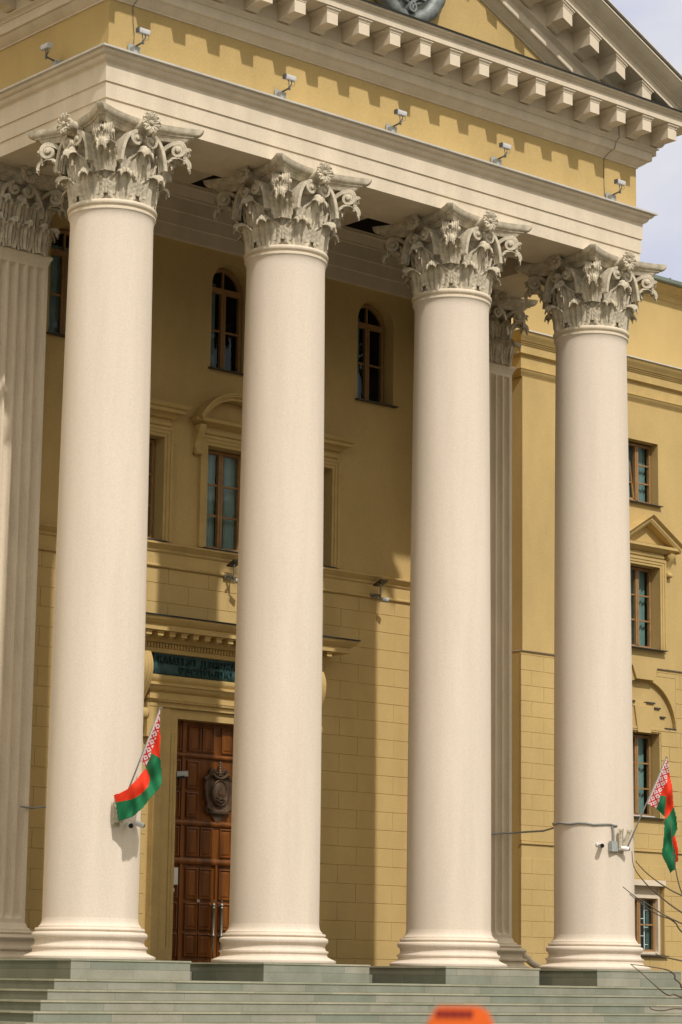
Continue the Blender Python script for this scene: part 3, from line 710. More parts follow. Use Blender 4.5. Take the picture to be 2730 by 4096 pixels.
b = MB(); b.run([(.10, 4.16), (.118, 4.165), (.118, 4.235), (.135, 4.24), (.15, 4.26), (.175, 4.285), (.175, 4.30), (.145, 4.305), (.145, 4.40), (.16, 4.405), (.20, 4.44), (.225, 4.48), (.23, 4.50), (.255, 4.505), (.255, 4.525), (.20, 4.535), (.20, 4.56), (.235, 4.60), (.245, 4.63), (.245, 4.665), (.14, 4.69)], -1.50, 1.50, yS)
n = 88
for k in range(n):                                  # egg ornament under the bed
    x = -1.48 + 2.96 * (k + .5) / n; b.box(x - .011, x + .011, yS - .168, yS - .13, 4.245, 4.283)
b.build('door_bed_moulding', YTRIM, SR, smooth=30)
b = MB(); b.run([(.14, 4.69), (.165, 4.72), (.15, 4.80), (.135, 4.90), (.14, 5.0), (.15, 5.04)], -1.58, 1.58, yS, ret=False); b.build('nameplate', TEAL, SR, smooth=60)
def text(body, size, x, y, z, name, parent, m, ext=.012):
    c = bpy.data.curves.new(name, 'FONT'); c.body = body; c.size = size; c.extrude = ext; c.align_x = 'CENTER'; c.align_y = 'CENTER'; c.space_character = 1.12
    t = bpy.data.objects.new(name, c); COL.objects.link(t); bpy.context.view_layer.update()
    me = bpy.data.meshes.new_from_object(t.evaluated_get(bpy.context.evaluated_depsgraph_get())); bpy.data.objects.remove(t)
    o = bpy.data.objects.new(name, me); COL.objects.link(o); me.materials.clear(); me.materials.append(m)
    o.rotation_euler = (PI / 2, 0, 0); o.location = (x, y, z); o.parent = parent; return o
text('КАМІТЭТ ДЗЯРЖАЎНАЙ БЯСПЕКІ', .165, 0, yS - .158, 4.93, 'lettering', SR, LETTER)
text('РЭСПУБЛІКІ БЕЛАРУСЬ', .165, 0, yS - .172, 4.775, 'lettering', SR, LETTER)
b = MB()
b.run([(.15, 5.04), (.19, 5.045), (.20, 5.07), (.20, 5.115), (.19, 5.12), (.19, 5.20), (.24, 5.21), (.26, 5.235), (.28, 5.245), (.28, 5.36), (.52, 5.362), (.53, 5.365), (.53, 5.455), (.545, 5.46), (.565, 5.48), (.60, 5.51), (.63, 5.54), (.64, 5.56), (.64, 5.575)], -1.84, 1.84, yS)
for k in range(64):
    x = -1.96 + 3.92 * (k + .5) / 64; b.box(x - .019, x + .019, yS - .225, yS - .19, 5.128, 5.195)
b.build('door_cornice', YTRIM, SR, smooth=30)
b = MB(); b.run([(.642, 5.575), (.66, 5.577), (.66, 5.60), (.02, 5.66)], -1.84, 1.84, yS); b.build('cornice_flashing', GUT, SR)
for k in range(17):
    b = MB(); x = (k - 8) * .243; b.box(x - .055, x + .055, yS - .48, yS - .278, 5.28, 5.355); b.box(x - .066, x + .066, yS - .495, yS - .278, 5.335, 5.358)
    b.lathe([(.001, 5.25), (.03, 5.255), (.04, 5.272), (.03, 5.285)], x, yS - .42, 8); b.build('dentil_block', YTRIM, SR)
for sd in (-1, 1):
    b = MB(); x = sd * 1.865; w_ = .32
    prof = []
    for i in range(33):
        t = i / 32; e = .12 + .27 * math.sin(PI * min(1, .18 + t * .95)) ** .9 * (1 - .35 * t); prof.append((e, 5.04 - .92 * t))
    prof = [(.11, 5.05)] + prof + [(.12, 4.11)]
    rows = []
    for e, z in prof:
        row = []
        for k in range(31):
            u = -1 + 2 * k / 30; row.append((x + u * w_ / 2, yS - e + .016 * (1 - abs(math.cos(u * 2.5 * PI))) + .05 * abs(u) ** 6, z))
        rows.append([(x - w_ / 2, yS, z)] + row + [(x + w_ / 2, yS, z)])
    b.grid(rows)
    rows = [[(x + s_ * w_ * .42, yS - .16 + .085 * math.cos(a), 4.02 + .10 * math.sin(a)) for a in [2 * PI * k / 20 for k in range(20)]] for s_ in (-1, 1)]
    b.grid(rows, closev=True)
    for s_ in (-1, 1): disc(b, (x + s_ * w_ * .42, yS - .16, 4.02), (s_, 0, 0), .095, .02, 20)
    b.build('console', YTRIM, SR, smooth=40)

# ---- side wings -----------------------------------------------------------------------
WX0, WX1 = 9.96, 30.
WC = 13.665
def wing():
    whole = []
    xcs = [WC + 3.6 * k for k in range(0, 4)]
    holes = []
    for x in xcs: holes += [(x - .48, x + .48, 10.03, 11.40, False, .24), (x - .475, x + .475, 6.86, 8.66, False, .26)]
    b = MB(); wall(b, WX0, WX1, 6.47, 12.22, YG - .04, holes)
    b.add([(WX0, YG - .04, 6.47), (WX1, YG - .04, 6.47), (WX1, YG, 6.47), (WX0, YG, 6.47)], [(0, 1, 2, 3)])
    b.add([(WX0, YG - .04, 6.47), (WX0, YG + 4, 6.47), (WX0, YG + 4, 12.22), (WX0, YG - .04, 12.22)], [(0, 1, 2, 3)])
    b.build('wing_upper_wall', YELLOW, B)
    low = []
    for x in xcs: low += [(x - 1.02, x + 1.02, 3.27, 6.21, True, .10), (x - .585, x + .585, .38, 1.85, False, .24)]
    b = MB(); wall(b, WX0 + .012, WX1, 0 + GZ, 6.47, YG + .012, low)
    b.add([(WX0 + .012, YG, GZ), (WX0 + .012, YG + 4, GZ), (WX0 + .012, YG + 4, 6.47), (WX0 + .012, YG, 6.47)], [(0, 1, 2, 3)])
    rz = [GZ + .02] + [.37 - .3155 * k for k in range(6, 0, -1)] + [.37 + .3155 * k for k in range(0, 7)]
    rz2 = [2.60 + .3155 * k for k in range(0, 13)]
    hb = [(x - 1.02, x + 1.02, 5.18, 6.3) for x in xcs] + [(x - .54, x + .54, 3.2, 5.09) for x in xcs] + [(x - .60, x + .60, .36, 1.97) for x in xcs] + [(x - .42, x + .42, 6.1, 6.5) for x in xcs]
    ashlar(b, WX0 + .0, WX1, rz, YG + .012, hb, bw=.70, off=.31); ashlar(b, WX0 + .0, WX1, rz2 + [6.44], YG + .012, hb, bw=.70, off=.31)
    # arched niche infill with its own openings: stepped voussoirs around the window
    for x in xcs:
        f = MB(); P = [(x + 1.05 * math.cos(PI * k / 28), 5.185 + 1.06 * math.sin(PI * k / 28)) for k in range(29)]
        b.add([(px, YG + .109, pz) for px, pz in P] , [tuple(range(29))])
        yy = YG + .112
        for xa, xb, za, zb in ((-1.02, -.50, 3.27, 5.18), (.50, 1.02, 3.27, 5.18)): b.add([(x + xa, YG + .02, za), (x + xb, YG + .02, za), (x + xb, YG + .02, zb), (x + xa, YG + .02, zb)], [(0, 1, 2, 3)])
        b.grid([[(x + .50, y_, 3.27), (x + .50, y_, 5.06), (x - .50, y_, 5.06), (x - .50, y_, 3.27)] for y_ in (YG + .02, YG + .34)])
        b.add([(x - .5, YG + .112, 5.06), (x + .5, YG + .112, 5.06), (x + .5, YG + .112, 5.19), (x - .5, YG + .112, 5.19)], [(0, 1, 2, 3)])
        for sd in (-1, 1):                             # flat arch blocks standing in the niche
            for xa, xb, za, zb, o in ((.0, .34, 5.06, 5.70, .05), (.34, .52, 5.06, 5.60, .049), (.52, .68, 5.06, 5.42, .048), (.68, 1.0, 5.06, 5.185, .047)):
                a, c = sorted((x + sd * xa, x + sd * xb)); b.box(a, c, YG + .112 - o - .03, YG + .112, za, zb)
        fl = MB()
        for sd in (-1, 1):
            for xa, xb, za in ((.27 if sd < 0 else .10, .36, 5.70), (.35, .53, 5.60), (.53, .69, 5.42), (.69, 1.03, 5.185)):
                a, c = sorted((x + sd * xa, x + sd * xb)); fl.box(a, c, YG + .0, YG + .10, za - .008, za + .028)
        fl.build('niche_flashing', SILL, B)
        b.prism([(x - .20, 5.06), (x + .20, 5.06), (x + .30, 5.62), (x - .30, 5.62)], YG - .01, YG + .08)
        b.prism([(x - .27, 6.195), (x + .27, 6.195), (x + .40, 6.50), (x - .40, 6.50)], YG - .045, YG + .02)
    b.box(WX0 - .012, WX1, YG - .022, YG + .012, 2.545, 2.585)
    b.build('wing_rusticated_wall', YELLOW, B)
    b = MB()
    for prof in ([(.03, 12.215), (.04, 12.22), (.05, 12.245), (.085, 12.29), (.11, 12.33), (.12, 12.36), (.13, 12.362), (.13, 12.375), (.055, 12.40)],
                 [(.055, 12.40), (.055, 12.665), (.075, 12.67), (.09, 12.69), (.13, 12.695), (.13, 12.75), (.13, 12.865), (.15, 12.87), (.155, 12.90), (.175, 12.905), (.18, 12.935), (.20, 12.94), (.22, 12.98), (.26, 13.03), (.29, 13.08), (.30, 13.12)]):
        b.grid([[(WX0 - e, YG + 4, z), (WX0 - e, YG - e, z), (WX1, YG - e, z)] for e, z in prof])
    b.build('wing_cornice', YTRIM, B, smooth=28)
    b = MB(); b.grid([[(WX0 - e, YG + 4, z), (WX0 - e, YG - e, z), (WX1, YG - e, z)] for e, z in ((.30, 13.12), (.325, 13.122), (.325, 13.145), (-.6, 13.22))]); b.build('wing_ledge_flashing', ZINC, B)
    b = MB(); b.box(4.0, WX1, YG + .5, YG + 4, 12.5, 14.93); b.build('attic_wall', YELLOW, B)
    b = MB(); b.grid([[(4.0, YG + .5 - e, z), (WX1, YG + .5 - e, z)] for e, z in ((0, 14.92), (.02, 14.925), (.03, 14.95), (.07, 14.99), (.09, 15.0), (.09, 15.04), (.12, 15.05), (.13, 15.09), (.22, 15.16), (.30, 15.19), (.30, 15.22))]); b.build('attic_cornice', YTRIM, B, smooth=28)
    b = MB(); b.grid([[(4.0, YG + .5 - e, z), (WX1, YG + .5 - e, z)] for e, z in ((.28, 15.222), (.37, 15.222), (.38, 15.24), (.38, 15.315), (.2, 15.33), (-4, 17.0))])
    for k in range(34): b.box(4.4 + .8 * k, 4.425 + .8 * k, YG + .115, YG + .3, 15.24, 15.34)
    b.build('wing_roof', ROOFM, B)
    for i, x in enumerate(xcs):
        w = window(x - .46, x + .46, 10.06, 11.37, YG + .16, rows=3, curtain=(CURTAIN3, (.25, .97)), openleaf=(i == 0)); sill(w, x - .54, x + .54, 10.03, YG - .04, .09, .2)
        w = window(x - .455, x + .455, 6.90, 8.64, YG + .18, rows=3, curtain=(CURTAIN3, (.0, .95))); sill(w, x - .60, x + .60, 6.865, YG - .04, .13, .2)
        w = window(x - .46, x + .46, 3.30, 5.03, YG + .24, rows=3, curtain=(CURTAIN3, (.0, .93))); sill(w, x - .60, x + .60, 3.27, YG, .08, .2)
        w = window(x - .52, x + .52, .46, 1.60, YG + .22, rows=2, curtain=(CURTAIN3, (.0, .2), (.90, .99)), openleaf=(i == 0)); sill(w, x - .64, x + .64, .40, YG, .07, .2)
        b = MB()                                       # white frame and lintel box of the lowest window, and its grille
        b.box(x - .585, x - .52, YG + .13, YG + .24, .40, 1.85); b.box(x + .52, x + .585, YG + .13, YG + .24, .40, 1.85); b.box(x - .52, x + .52, YG + .13, YG + .239, 1.58, 1.66); b.box(x - .52, x + .52, YG + .16, YG + .238, 1.66, 1.85); b.box(x - .52, x + .52, YG + .13, YG + .237, .40, .47)
        b.box(x - .60, x + .60, YG - .03, YG + .03, 1.835, 1.955)
        b.build('pale_casing', TRIM, w)
        b = MB()
        for xx in (-.32, -.12, .13, .32): b.box(x + xx - .012, x + xx + .012, YG + .34, YG + .36, .46, 1.58)
        for r, zz in enumerate((.62, .80, .98, 1.16, 1.34, 1.5)):
            xa, xb = ((-.43, -.12), (.13, .32)) if r % 2 else ((-.12, .13), (.32, .43))
            b.box(x + xa[0] if False else x + xa, x + xb, YG + .341, YG + .359, zz - .008, zz + .008) if not isinstance(xa, tuple) else [b.box(x + q[0], x + q[1], YG + .341, YG + .359, zz - .008, zz + .008) for q in (xa, xb)]
        b.build('grille', WHITEP, w)
        h = empty('window_hood', (0, 0, 0), B); yh = YG - .04; b = MB(); architrave_frame(b, x - .475, x + .475, 6.86, 8.66, yh); b.build('architrave_band', YTRIM, h)
        b = MB(); b.run([(0, 8.835), (.05, 8.837), (.075, 8.86), (.085, 8.89), (.075, 8.92), (.05, 8.935), (.05, 8.96)], x - .56, x + .56, yh, ret=False); b.build('cushion_frieze', YTRIM, h, smooth=60)
        b = MB(); b.run([(.04, 8.96), (.09, 8.965), (.13, 8.99), (.20, 9.04), (.215, 9.045), (.215, 9.10), (.22, 9.11), (0, 9.13)], x - .66, x + .66, yh)
        for sd in (-1, 1):
            X = .96; zt_ = 9.16; za_ = 9.74; rr = [(.0, -.16, .20), (.20, -.16, .20), (.235, -.10, 0), (.235, -.055, 0), (.27, -.03, 0), (.30, 0., 0), (0, 0.03, 0)]
            b.grid([[(x + sd * X, yh - e, zt_ + q), (x, yh - e, za_ + q)] for e, q, _ in rr])
            b.add([(x + sd * X, yh - e, zt_ + q) for e, q, _ in rr], [tuple(range(len(rr)))])
        b.add([(x - .93, yh - .02, 9.10), (x + .93, yh - .02, 9.10), (x, yh - .02, 9.66)], [(0, 1, 2)])
        b.build('triangular_pediment', YTRIM, h, smooth=25)
        for q in (-1, 1):
            b = MB(); console(b, x + q * .72, .13, yh, 8.98, .42, .19); b.build('console', YTRIM, h, smooth=40)
before = set(B.children)
wing()
for o in [c for c in B.children if c not in before]:
    m_ = copy_tree(o, B); m_.scale = (-1, 1, 1)
b = MB()
for sd in (-1, 1):
    a, c = sorted((sd * 4.9, sd * 5.74)); b.box(a, c, YW + .02, 8.5, GZ, 12.5)
    a, c = sorted((sd * 4.9, sd * 10.2)); b.box(a, c, 8.5, 9.0, GZ, 12.55)
b.build('link_wall', YELLOW, B)

# ------------------------------------------------------------------ steps and platform
ST_ = thing(empty('stone_steps'), 'grey green granite steps and platform carrying the portico columns', 'steps')
def step_piece(name, e, z, rise, deep):
    b = MB(); yb = 3.2
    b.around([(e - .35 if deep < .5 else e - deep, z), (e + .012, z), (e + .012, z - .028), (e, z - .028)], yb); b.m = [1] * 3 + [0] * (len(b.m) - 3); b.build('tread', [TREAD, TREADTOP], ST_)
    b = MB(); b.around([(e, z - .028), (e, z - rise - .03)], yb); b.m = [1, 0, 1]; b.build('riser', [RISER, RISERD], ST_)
es = [1.86, 2.18, 2.50, 2.82, 3.14, 3.46, 3.78, 4.10, 4.42, 4.74, 5.06, 5.38]
for k, e in enumerate(es): step_piece('step', e, -.27 - .135 * k, .135, 1.9 if k == 0 else .32)
for x in COLX:                                         # plinth block under each column
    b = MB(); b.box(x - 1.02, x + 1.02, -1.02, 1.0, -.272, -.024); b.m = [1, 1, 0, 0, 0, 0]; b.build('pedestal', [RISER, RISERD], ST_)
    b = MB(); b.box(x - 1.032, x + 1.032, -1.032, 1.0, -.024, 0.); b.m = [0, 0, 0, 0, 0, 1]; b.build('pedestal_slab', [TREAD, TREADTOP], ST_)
b = MB(); b.box(-K - 1.02, K + 1.02, 1.0, YW + .8, -.28, -.002); b.build('portico_floor', FLOORM, ST_)
b = MB()
for a, c in zip(COLX[:-1], COLX[1:]): b.box(a + 1.034, c - 1.034, .66, .999, -.272, -.135)
b.build('inner_step', RISER, ST_)

# ------------------------------------------------------------------ ground
b = MB(); b.add([(-400, -400, GZ), (400, -400, GZ), (400, 400, GZ), (-400, 400, GZ)], [(0, 1, 2, 3)])
g = b.build('pavement', PAVE); g['kind'] = 'structure'

ob_ = thing(empty('opposite_light_blocker', (0, -95, GZ)), 'unseen grey block added across the street to darken window panes and portico', 'building')  # unseen block, added and raised to darken the panes and the portico
b = MB(); b.box(-90, 120, -14, 0, 0, 33); b.build('wall', mat('grey_render', (.16, .15, .13), .8, var=.3, vscale=.3), ob_)
b = MB(); b.box(-91, 121, -15, 1, 33, 33.7); b.build('roof', GUT, ob_)

# ------------------------------------------------------------------ crest in the pediment
cr = thing(empty('crest', (0, -.575, 0)), 'grey metal crest with curled scrolls standing in the pediment', 'crest')
b = MB(); P = []
for i in range(15):
    t = i / 14; row = []
    for k in range(48):
        a = 2 * PI * k / 48; rx, rz = .80 * (1 - t * .0), 1.05
        s_ = math.sin(t * PI / 2); q = math.cos(t * PI / 2)
        rad = q * (1 + .03 * math.sin(9 * a)); row.append((rx * rad * math.cos(a) + .06, -.06 - .30 * s_, 16.32 + rz * rad * math.sin(a)))
    P.append(row)
b.grid(P, closev=True); b.grid([P[0], [(x, 0, z) for x, y, z in P[0]]], closev=True); b.build('cartouche', CRESTM, cr, smooth=50)
for sd in (-1, 1):
    b = MB(); pts = [(.06 + sd * (.86 - .1 * math.sin(t * 3)) * math.cos(-PI / 2 + t * 2.2), -.16, 16.32 + 1.02 * math.sin(-PI / 2 + t * 2.2)) for t in [i / 20 for i in range(21)]]
    b.tube(pts, [.10 + .06 * math.sin(PI * i / 20) + .015 * math.sin(i * 2.2) for i in range(21)], 12); b.build('wreath_branch', CRESTM, cr, smooth=60)
for x0, sd in ((-.22, 1), (.34, -1)):
    b = MB(); sp = scroll_path((0, 15.62), (.16, 15.66), (.26, 15.44), .10, 1.5)
    strip(b, sp, (x0, -.26, 0), (sd, 0, 0), (0, 1, 0), .14, .04); b.build('scroll', CRESTM, cr, smooth=45)
for k, q in enumerate((.55, .68)):
    b = MB(); b.tube([(.06 + q * math.cos(a), -.26 + .10 * k, 16.32 + (q + .25) * math.sin(a)) for a in [-PI * .9 + PI * .8 * i / 24 for i in range(25)]], .035, 8); b.build('ribbon', CRESTM, cr, smooth=60)
cr.location = (0, -.575, 0)

# ------------------------------------------------------------------ emblem on the door
em = thing(empty('door_emblem', (0, DY - .03, 0)), 'dark bronze shield and sword emblem fixed on the wooden door', 'emblem')
b = MB(); sh = []
half = [(55, 985), (85, 940), (125, 930), (150, 960), (150, 1010), (185, 1055), (235, 1075), (250, 1105), (230, 1150), (238, 1230), (228, 1330), (222, 1430), (200, 1510), (192, 1570), (150, 1625), (90, 1650), (0, 1680)]
half = [(x / 800, 3.35 - (y - 825) * .001014) for x, y in half]
sh = half + [(-x, z) for x, z in half[-2::-1]]
rows = [[(x * q, y0, 2.82 + (z - 2.82) * q) for x, z in sh] for q, y0 in ((1., 0.), (1., -.045), (.95, -.06), (.86, -.055), (.80, -.03), (.02, -.04))]
b.grid(rows, closev=True); b.build('shield', BRONZE, em, smooth=40)
b = MB(); rows = [[(.165 * q * math.cos(a), y0, 2.83 + .225 * q * math.sin(a)) for a in [2 * PI * k / 40 for k in range(40)]] for q, y0 in ((1., -.02), (1., -.075), (.93, -.09), (.85, -.075), (.80, -.07), (.5, -.095), (.02, -.10))]
b.grid(rows, closev=True)
b.prism([(-.05, 2.80), (.05, 2.80), (.055, 2.86), (.0, 2.93), (-.055, 2.86)], -.115, -.09)
b.tube([(-.085, -.10, 2.76), (-.04, -.115, 2.72), (.0, -.118, 2.735), (.05, -.115, 2.72), (.09, -.10, 2.77)], .016, 8)
b.tube([(-.10, -.095, 2.72), (0, -.11, 2.67), (.10, -.095, 2.72)], .014, 8); b.build('medallion', BRONZE, em, smooth=40)
b = MB()
b.lathe([(.001, 3.36), (.022, 3.352), (.03, 3.33), (.026, 3.30), (.034, 3.295), (.04, 3.28), (.034, 3.268), (.042, 3.25), (.036, 3.238), (.044, 3.222), (.038, 3.21), (.044, 3.195), (.038, 3.182), (.044, 3.168), (.036, 3.15), (.04, 3.12)], 0, -.06, 14)
b.build('sword_hilt', BRONZE, em, smooth=40)
b = MB(); pts = [(-.17, -.05, 3.10), (-.19, -.07, 3.135), (-.155, -.07, 3.15), (-.10, -.07, 3.10), (-.03, -.075, 3.075), (.03, -.075, 3.075), (.10, -.07, 3.10), (.155, -.07, 3.15), (.19, -.07, 3.135), (.17, -.05, 3.10)]
b.tube(pts, .026, 8); b.build('cross_guard', BRONZE, em, smooth=50)
b = MB(); b.add([(-.045, -.01, 2.60), (.045, -.01, 2.60), (.0, -.055, 2.60), (.0, -.02, 2.30), (-.155, -.005, 2.49), (.155, -.005, 2.49)], [(0, 2, 3), (1, 3, 2), (0, 3, 4), (1, 5, 3), (0, 4, 5, 1)]); b.build('blade', BRONZE, em)
b = MB(); b.run([(0, 2.475), (.07, 2.48), (.085, 2.51), (.07, 2.545), (0, 2.55)], -.13, .13, 0)
for sd in (-1, 1): b.tube([(sd * .14, -.05, 2.52), (sd * .20, -.06, 2.555), (sd * .235, -.04, 2.60), (sd * .245, -.02, 2.55), (sd * .20, -.02, 2.49)], .03, 8)
b.build('ribbon', BRONZE, em, smooth=50)

# ------------------------------------------------------------------ floodlight-style cameras on the ledge
def ledge_camera():
    r = empty('security_camera')
    b = MB(); b.box(-.06, .06, -.055, .055, 0, .135); b.box(-.10, .02, .056, .066, .04, .20); b.build('mount_box', GREYBOX, r)
    b = MB(); b.tube([(-.01, -.03, .14), (.0, -.20, .165), (.0, -.215, .165)], .016, 8); b.tube([(0, -.215, .13), (0, -.215, .20)], .02, 8)
    b.tube([(0, -.215, .20), (.02, -.215, .225), (.05, -.215, .24)], .012, 8); b.tube([(-.015, -.215, .22), (-.02, -.215, .30)], .008, 6); b.tube([(.04, -.215, .235), (.045, -.215, .30)], .008, 6)
    b.tube([(.09, -.215, .31), (.12, -.22, .27), (.10, -.22, .23), (.02, -.21, .19)], .004, 5)
    b.build('bracket_arm', DARKARM, r, smooth=40)
    b = MB(); c = [(.0, -.045), (.045, -.04), (.055, .0), (.05, .035), (.03, .048), (-.03, .048), (-.05, .035), (-.055, 0), (-.045, -.04)]
    b.grid([[(x, -.215 + u, .345 + v) for u, v in c] for x in (-.105, .105)], closev=True)
    for x in (-.105, .105): b.add([(x, -.215 + u, .345 + v) for u, v in c], [tuple(range(len(c)))])
    b.build('camera_head', CAMGREY, r, smooth=30)
    b = MB(); b.box(-.128, -.106, -.255, -.175, .31, .388); b.build('lens_hood', DARKARM, r)
    return r
LC = ledge_camera(); GRP = 'security cameras along the portico ledge'
spots = [(-5.33, 'grey security camera on the ledge beside the portico corner with a hanging wire behind'), (-2.50, 'grey security camera on the ledge above the second column from the flank corner'), (-.16, 'grey security camera on the ledge midway between the second and third columns'),
         (2.22, 'grey security camera on the ledge above the third column'), (5.04, 'grey security camera on the ledge end above the column with a cable box')]
for i, (x, lb) in enumerate(spots):
    o = LC if i == 0 else copy_tree(LC)
    o.location = (x, -.66, 13.258); o.scale = (.9,) * 3; thing(o, lb, 'camera', GRP)
o = copy_tree(LC); o.location = (-5.86, .62, 13.252); o.rotation_euler = (0, 0, -PI / 2); o.scale = (.9,) * 3
thing(o, 'grey security camera on the shaded flank ledge round the portico corner', 'camera', GRP)

# small cameras on the door wall: bracket, sun plate, bullet head
def wall_camera():
    r = empty('wall_camera')
    b = MB(); b.box(-.10, .02, -.02, .0, -.035, .035); b.tube([(-.04, -.02, 0), (-.02, -.13, .0), (.0, -.16, -.03)], .022, 8); b.tube([(0, -.16, -.08), (0, -.16, .20)], .016, 8); b.tube([(-.06, -.10, -.10), (-.055, -.16, .0)], .02, 8); b.build('bracket_arm', STEEL, r, smooth=40)
    b = MB(); b.obox((0, -.16, .215), (1, 0, 0), (0, 1, -.42), (0, .42, 1), .09, .11, .010); b.build('sun_plate', BLACKP, r)
    b = MB(); b.tube([(.00, -.20, -.085), (.10, -.26, -.10)], .045, 12); b.build('camera_head', GREYBOX, r, smooth=40)
    return r
WCm = wall_camera(); WCm.location = (.03, YW - .03, 6.50)
o = copy_tree(WCm); o.location = (3.37, YW - .03, 6.545)
thing(WCm, 'small wall camera with a black plate above the door cornice', 'camera', 'cameras on the wall bead'); thing(o, 'small wall camera with a black plate on the bare wall between third and second columns', 'camera', 'cameras on the wall bead')

# ------------------------------------------------------------------ flags
CAM = Vector((-26.0874, -29.456, -.3012)); FPX = 10011.55; YAW, PIT, ROL = .7136, .1867, .0133
def cam_axes():
    F = Vector((math.sin(YAW) * math.cos(PIT), math.cos(YAW) * math.cos(PIT), math.sin(PIT))); R = Vector((math.cos(YAW), -math.sin(YAW), 0)); U = R.cross(F)
    c, s_ = math.cos(ROL), math.sin(ROL); return R * c + U * s_, U * c - R * s_, F
def polyin(x, y, P):
    c = False; n = len(P)
    for i in range(n):
        (x1, y1), (x2, y2) = P[i], P[(i + 1) % n]
        if (y1 > y) != (y2 > y) and x < (x2 - x1) * (y - y1) / (y2 - y1) + x1: c = not c
    return c
def flag(name, base, tip, cloth, label):
    """cloth: pieces (polygon in metres (right, up) from the tip, kind); folds give it real depth"""
    base, tip = Vector(base), Vector(tip); r = empty(name, base); d = (tip - base).normalized()
    b = MB(); b.tube([Vector((0, 0, 0)), (tip - base)], [.014, .010], 10); b.tube([tip - base, tip - base + d * .03], .018, 10); b.build('flagpole', POLE, r, smooth=40)
    right = Vector((.754, -.656, 0)).normalized(); out = Vector((-.656, -.754, 0)).normalized()
    hb = cloth['hoist']                                  # lower end of the hoist (right, up)
    hd = Vector((hb[0], hb[1])).normalized(); hn = Vector((-hd[1], hd[0])); hl = Vector((hb[0], hb[1])).length
    xs = [p[0] for P, _ in cloth['pieces'] for p in P]; ys = [p[1] for P, _ in cloth['pieces'] for p in P]
    st = .011; nx = int((max(xs) - min(xs)) / st) + 2; ny = int((max(ys) - min(ys)) / st) + 2
    cells = {}
    for i in range(nx):
        for j in range(ny):
            x = min(xs) + (i + .5) * st; y = min(ys) + (j + .5) * st
            for P, kd in cloth['pieces']:
                if polyin(x, y, P):
                    if kd == 'o':
                        s_ = x * hd[0] + y * hd[1]; t = abs(x * hn[0] + y * hn[1]); a = (s_ / .115) ; q = t / .115
                        u, v = a + q, a - q; fu, fv = u % 1, v % 1; du = min(fu, 1 - fu); dv = min(fv, 1 - fv)
                        m = 3 if (min(du, dv) < .13 or max(abs(fu - .5), abs(fv - .5)) < .14) else 2
                        if t < .02: m = 2
                    else: m = {'r': 0, 'g': 1}[kd]
                    cells[i, j] = m; break
    V = {}; mb = MB()
    def vert(i, j):
        if (i, j) not in V:
            x = min(xs) + i * st; y = min(ys) + j * st; dd = x * hn[0] + y * hn[1]
            w = min(1, abs(dd) / .2); dep = w * (.05 * math.sin(dd * 17 + y * 3) + .05 * math.sin(x * 14 - y * 11 + 1) + .02 * math.sin(x * 31 + y * 11))
            f = max(0, min(1, (y / hb[1]))) ; pt = (tip - base) + right * x + Vector((0, 0, y)); 
            # on the pole at the hoist, swinging out to hang under the pole's tip elsewhere
            q = max(0, -y) / (tip.z - base.z); q = min(q, 1.1); k = min(1, max(0, abs(dd) - .02, x * hd[0] + y * hd[1] - hl) / .40); k = k * k * (3 - 2 * k)
            pl = (base - tip) * (q * (1 - k) + min(q, .16 + .60 * min(1, max(0, (-x - .30) / .40))) * k); depth = pl.dot(out) + .012
            pt += out * (depth + dep); V[i, j] = len(mb.v); mb.v.append(tuple(pt))
        return V[i, j]
    for (i, j), m in cells.items():
        mb.f.append((vert(i, j), vert(i + 1, j), vert(i + 1, j + 1), vert(i, j + 1))); mb.m.append(m)
    o = mb.build('flag_cloth', [RED, GREEN, ORN, ORR], r, smooth=80)
    sm = o.modifiers.new('smooth', 'SMOOTH'); sm.factor = .5; sm.iterations = 2
    so = o.modifiers.new('thick', 'SOLIDIFY'); so.thickness = .004; so.offset = 0
    thing(r, label, 'flag', 'flags on the columns'); return r
def px_poly(P, org, sc, mpp): return [((x - org[0]) / sc * mpp, -(y - org[1]) / sc * mpp) for x, y in P]
m1 = 1 / 284.; o1 = (828, 228); s1 = 3.92
T1 = {'pieces': [(px_poly(P, o1, s1, m1), k) for P, k in [
    ([(828, 228), (838, 300), (832, 470), (806, 560), (782, 640), (755, 720), (708, 850), (690, 960), (650, 1040), (612, 1112), (525, 1010)], 'o'),
    ([(832, 468), (842, 700), (850, 992), (706, 905), (708, 850), (755, 720), (782, 640), (806, 560)], 'r'),
    ([(612, 1135), (650, 1190), (686, 1262), (682, 1340), (674, 1422), (620, 1490), (560, 1545), (480, 1595), (400, 1630), (300, 1645), (160, 1672), (110, 1545), (220, 1527), (350, 1465), (480, 1330), (545, 1230)], 'r'),
    ([(706, 905), (850, 992), (868, 1180), (887, 1390), (850, 1450), (790, 1525), (740, 1590), (670, 1685), (590, 1785), (520, 1840), (440, 1890), (340, 1925), (218, 1962), (190, 1850), (160, 1672), (300, 1645), (400, 1630), (480, 1595), (560, 1545), (620, 1490), (674, 1422), (682, 1340), (686, 1262), (650, 1190), (612, 1120), (650, 1040), (690, 960)], 'g')]],
    'hoist': px_poly([(525, 1010)], o1, s1, m1)[0]}
flag('flag', (-5.285, -.70, 1.93), (-5.10, -1.40, 3.46), T1, 'red and green flag on a pole, its free end blown back across the corner column')
m2 = 1 / 236.; o2 = (1345, 185); s2 = 3.484
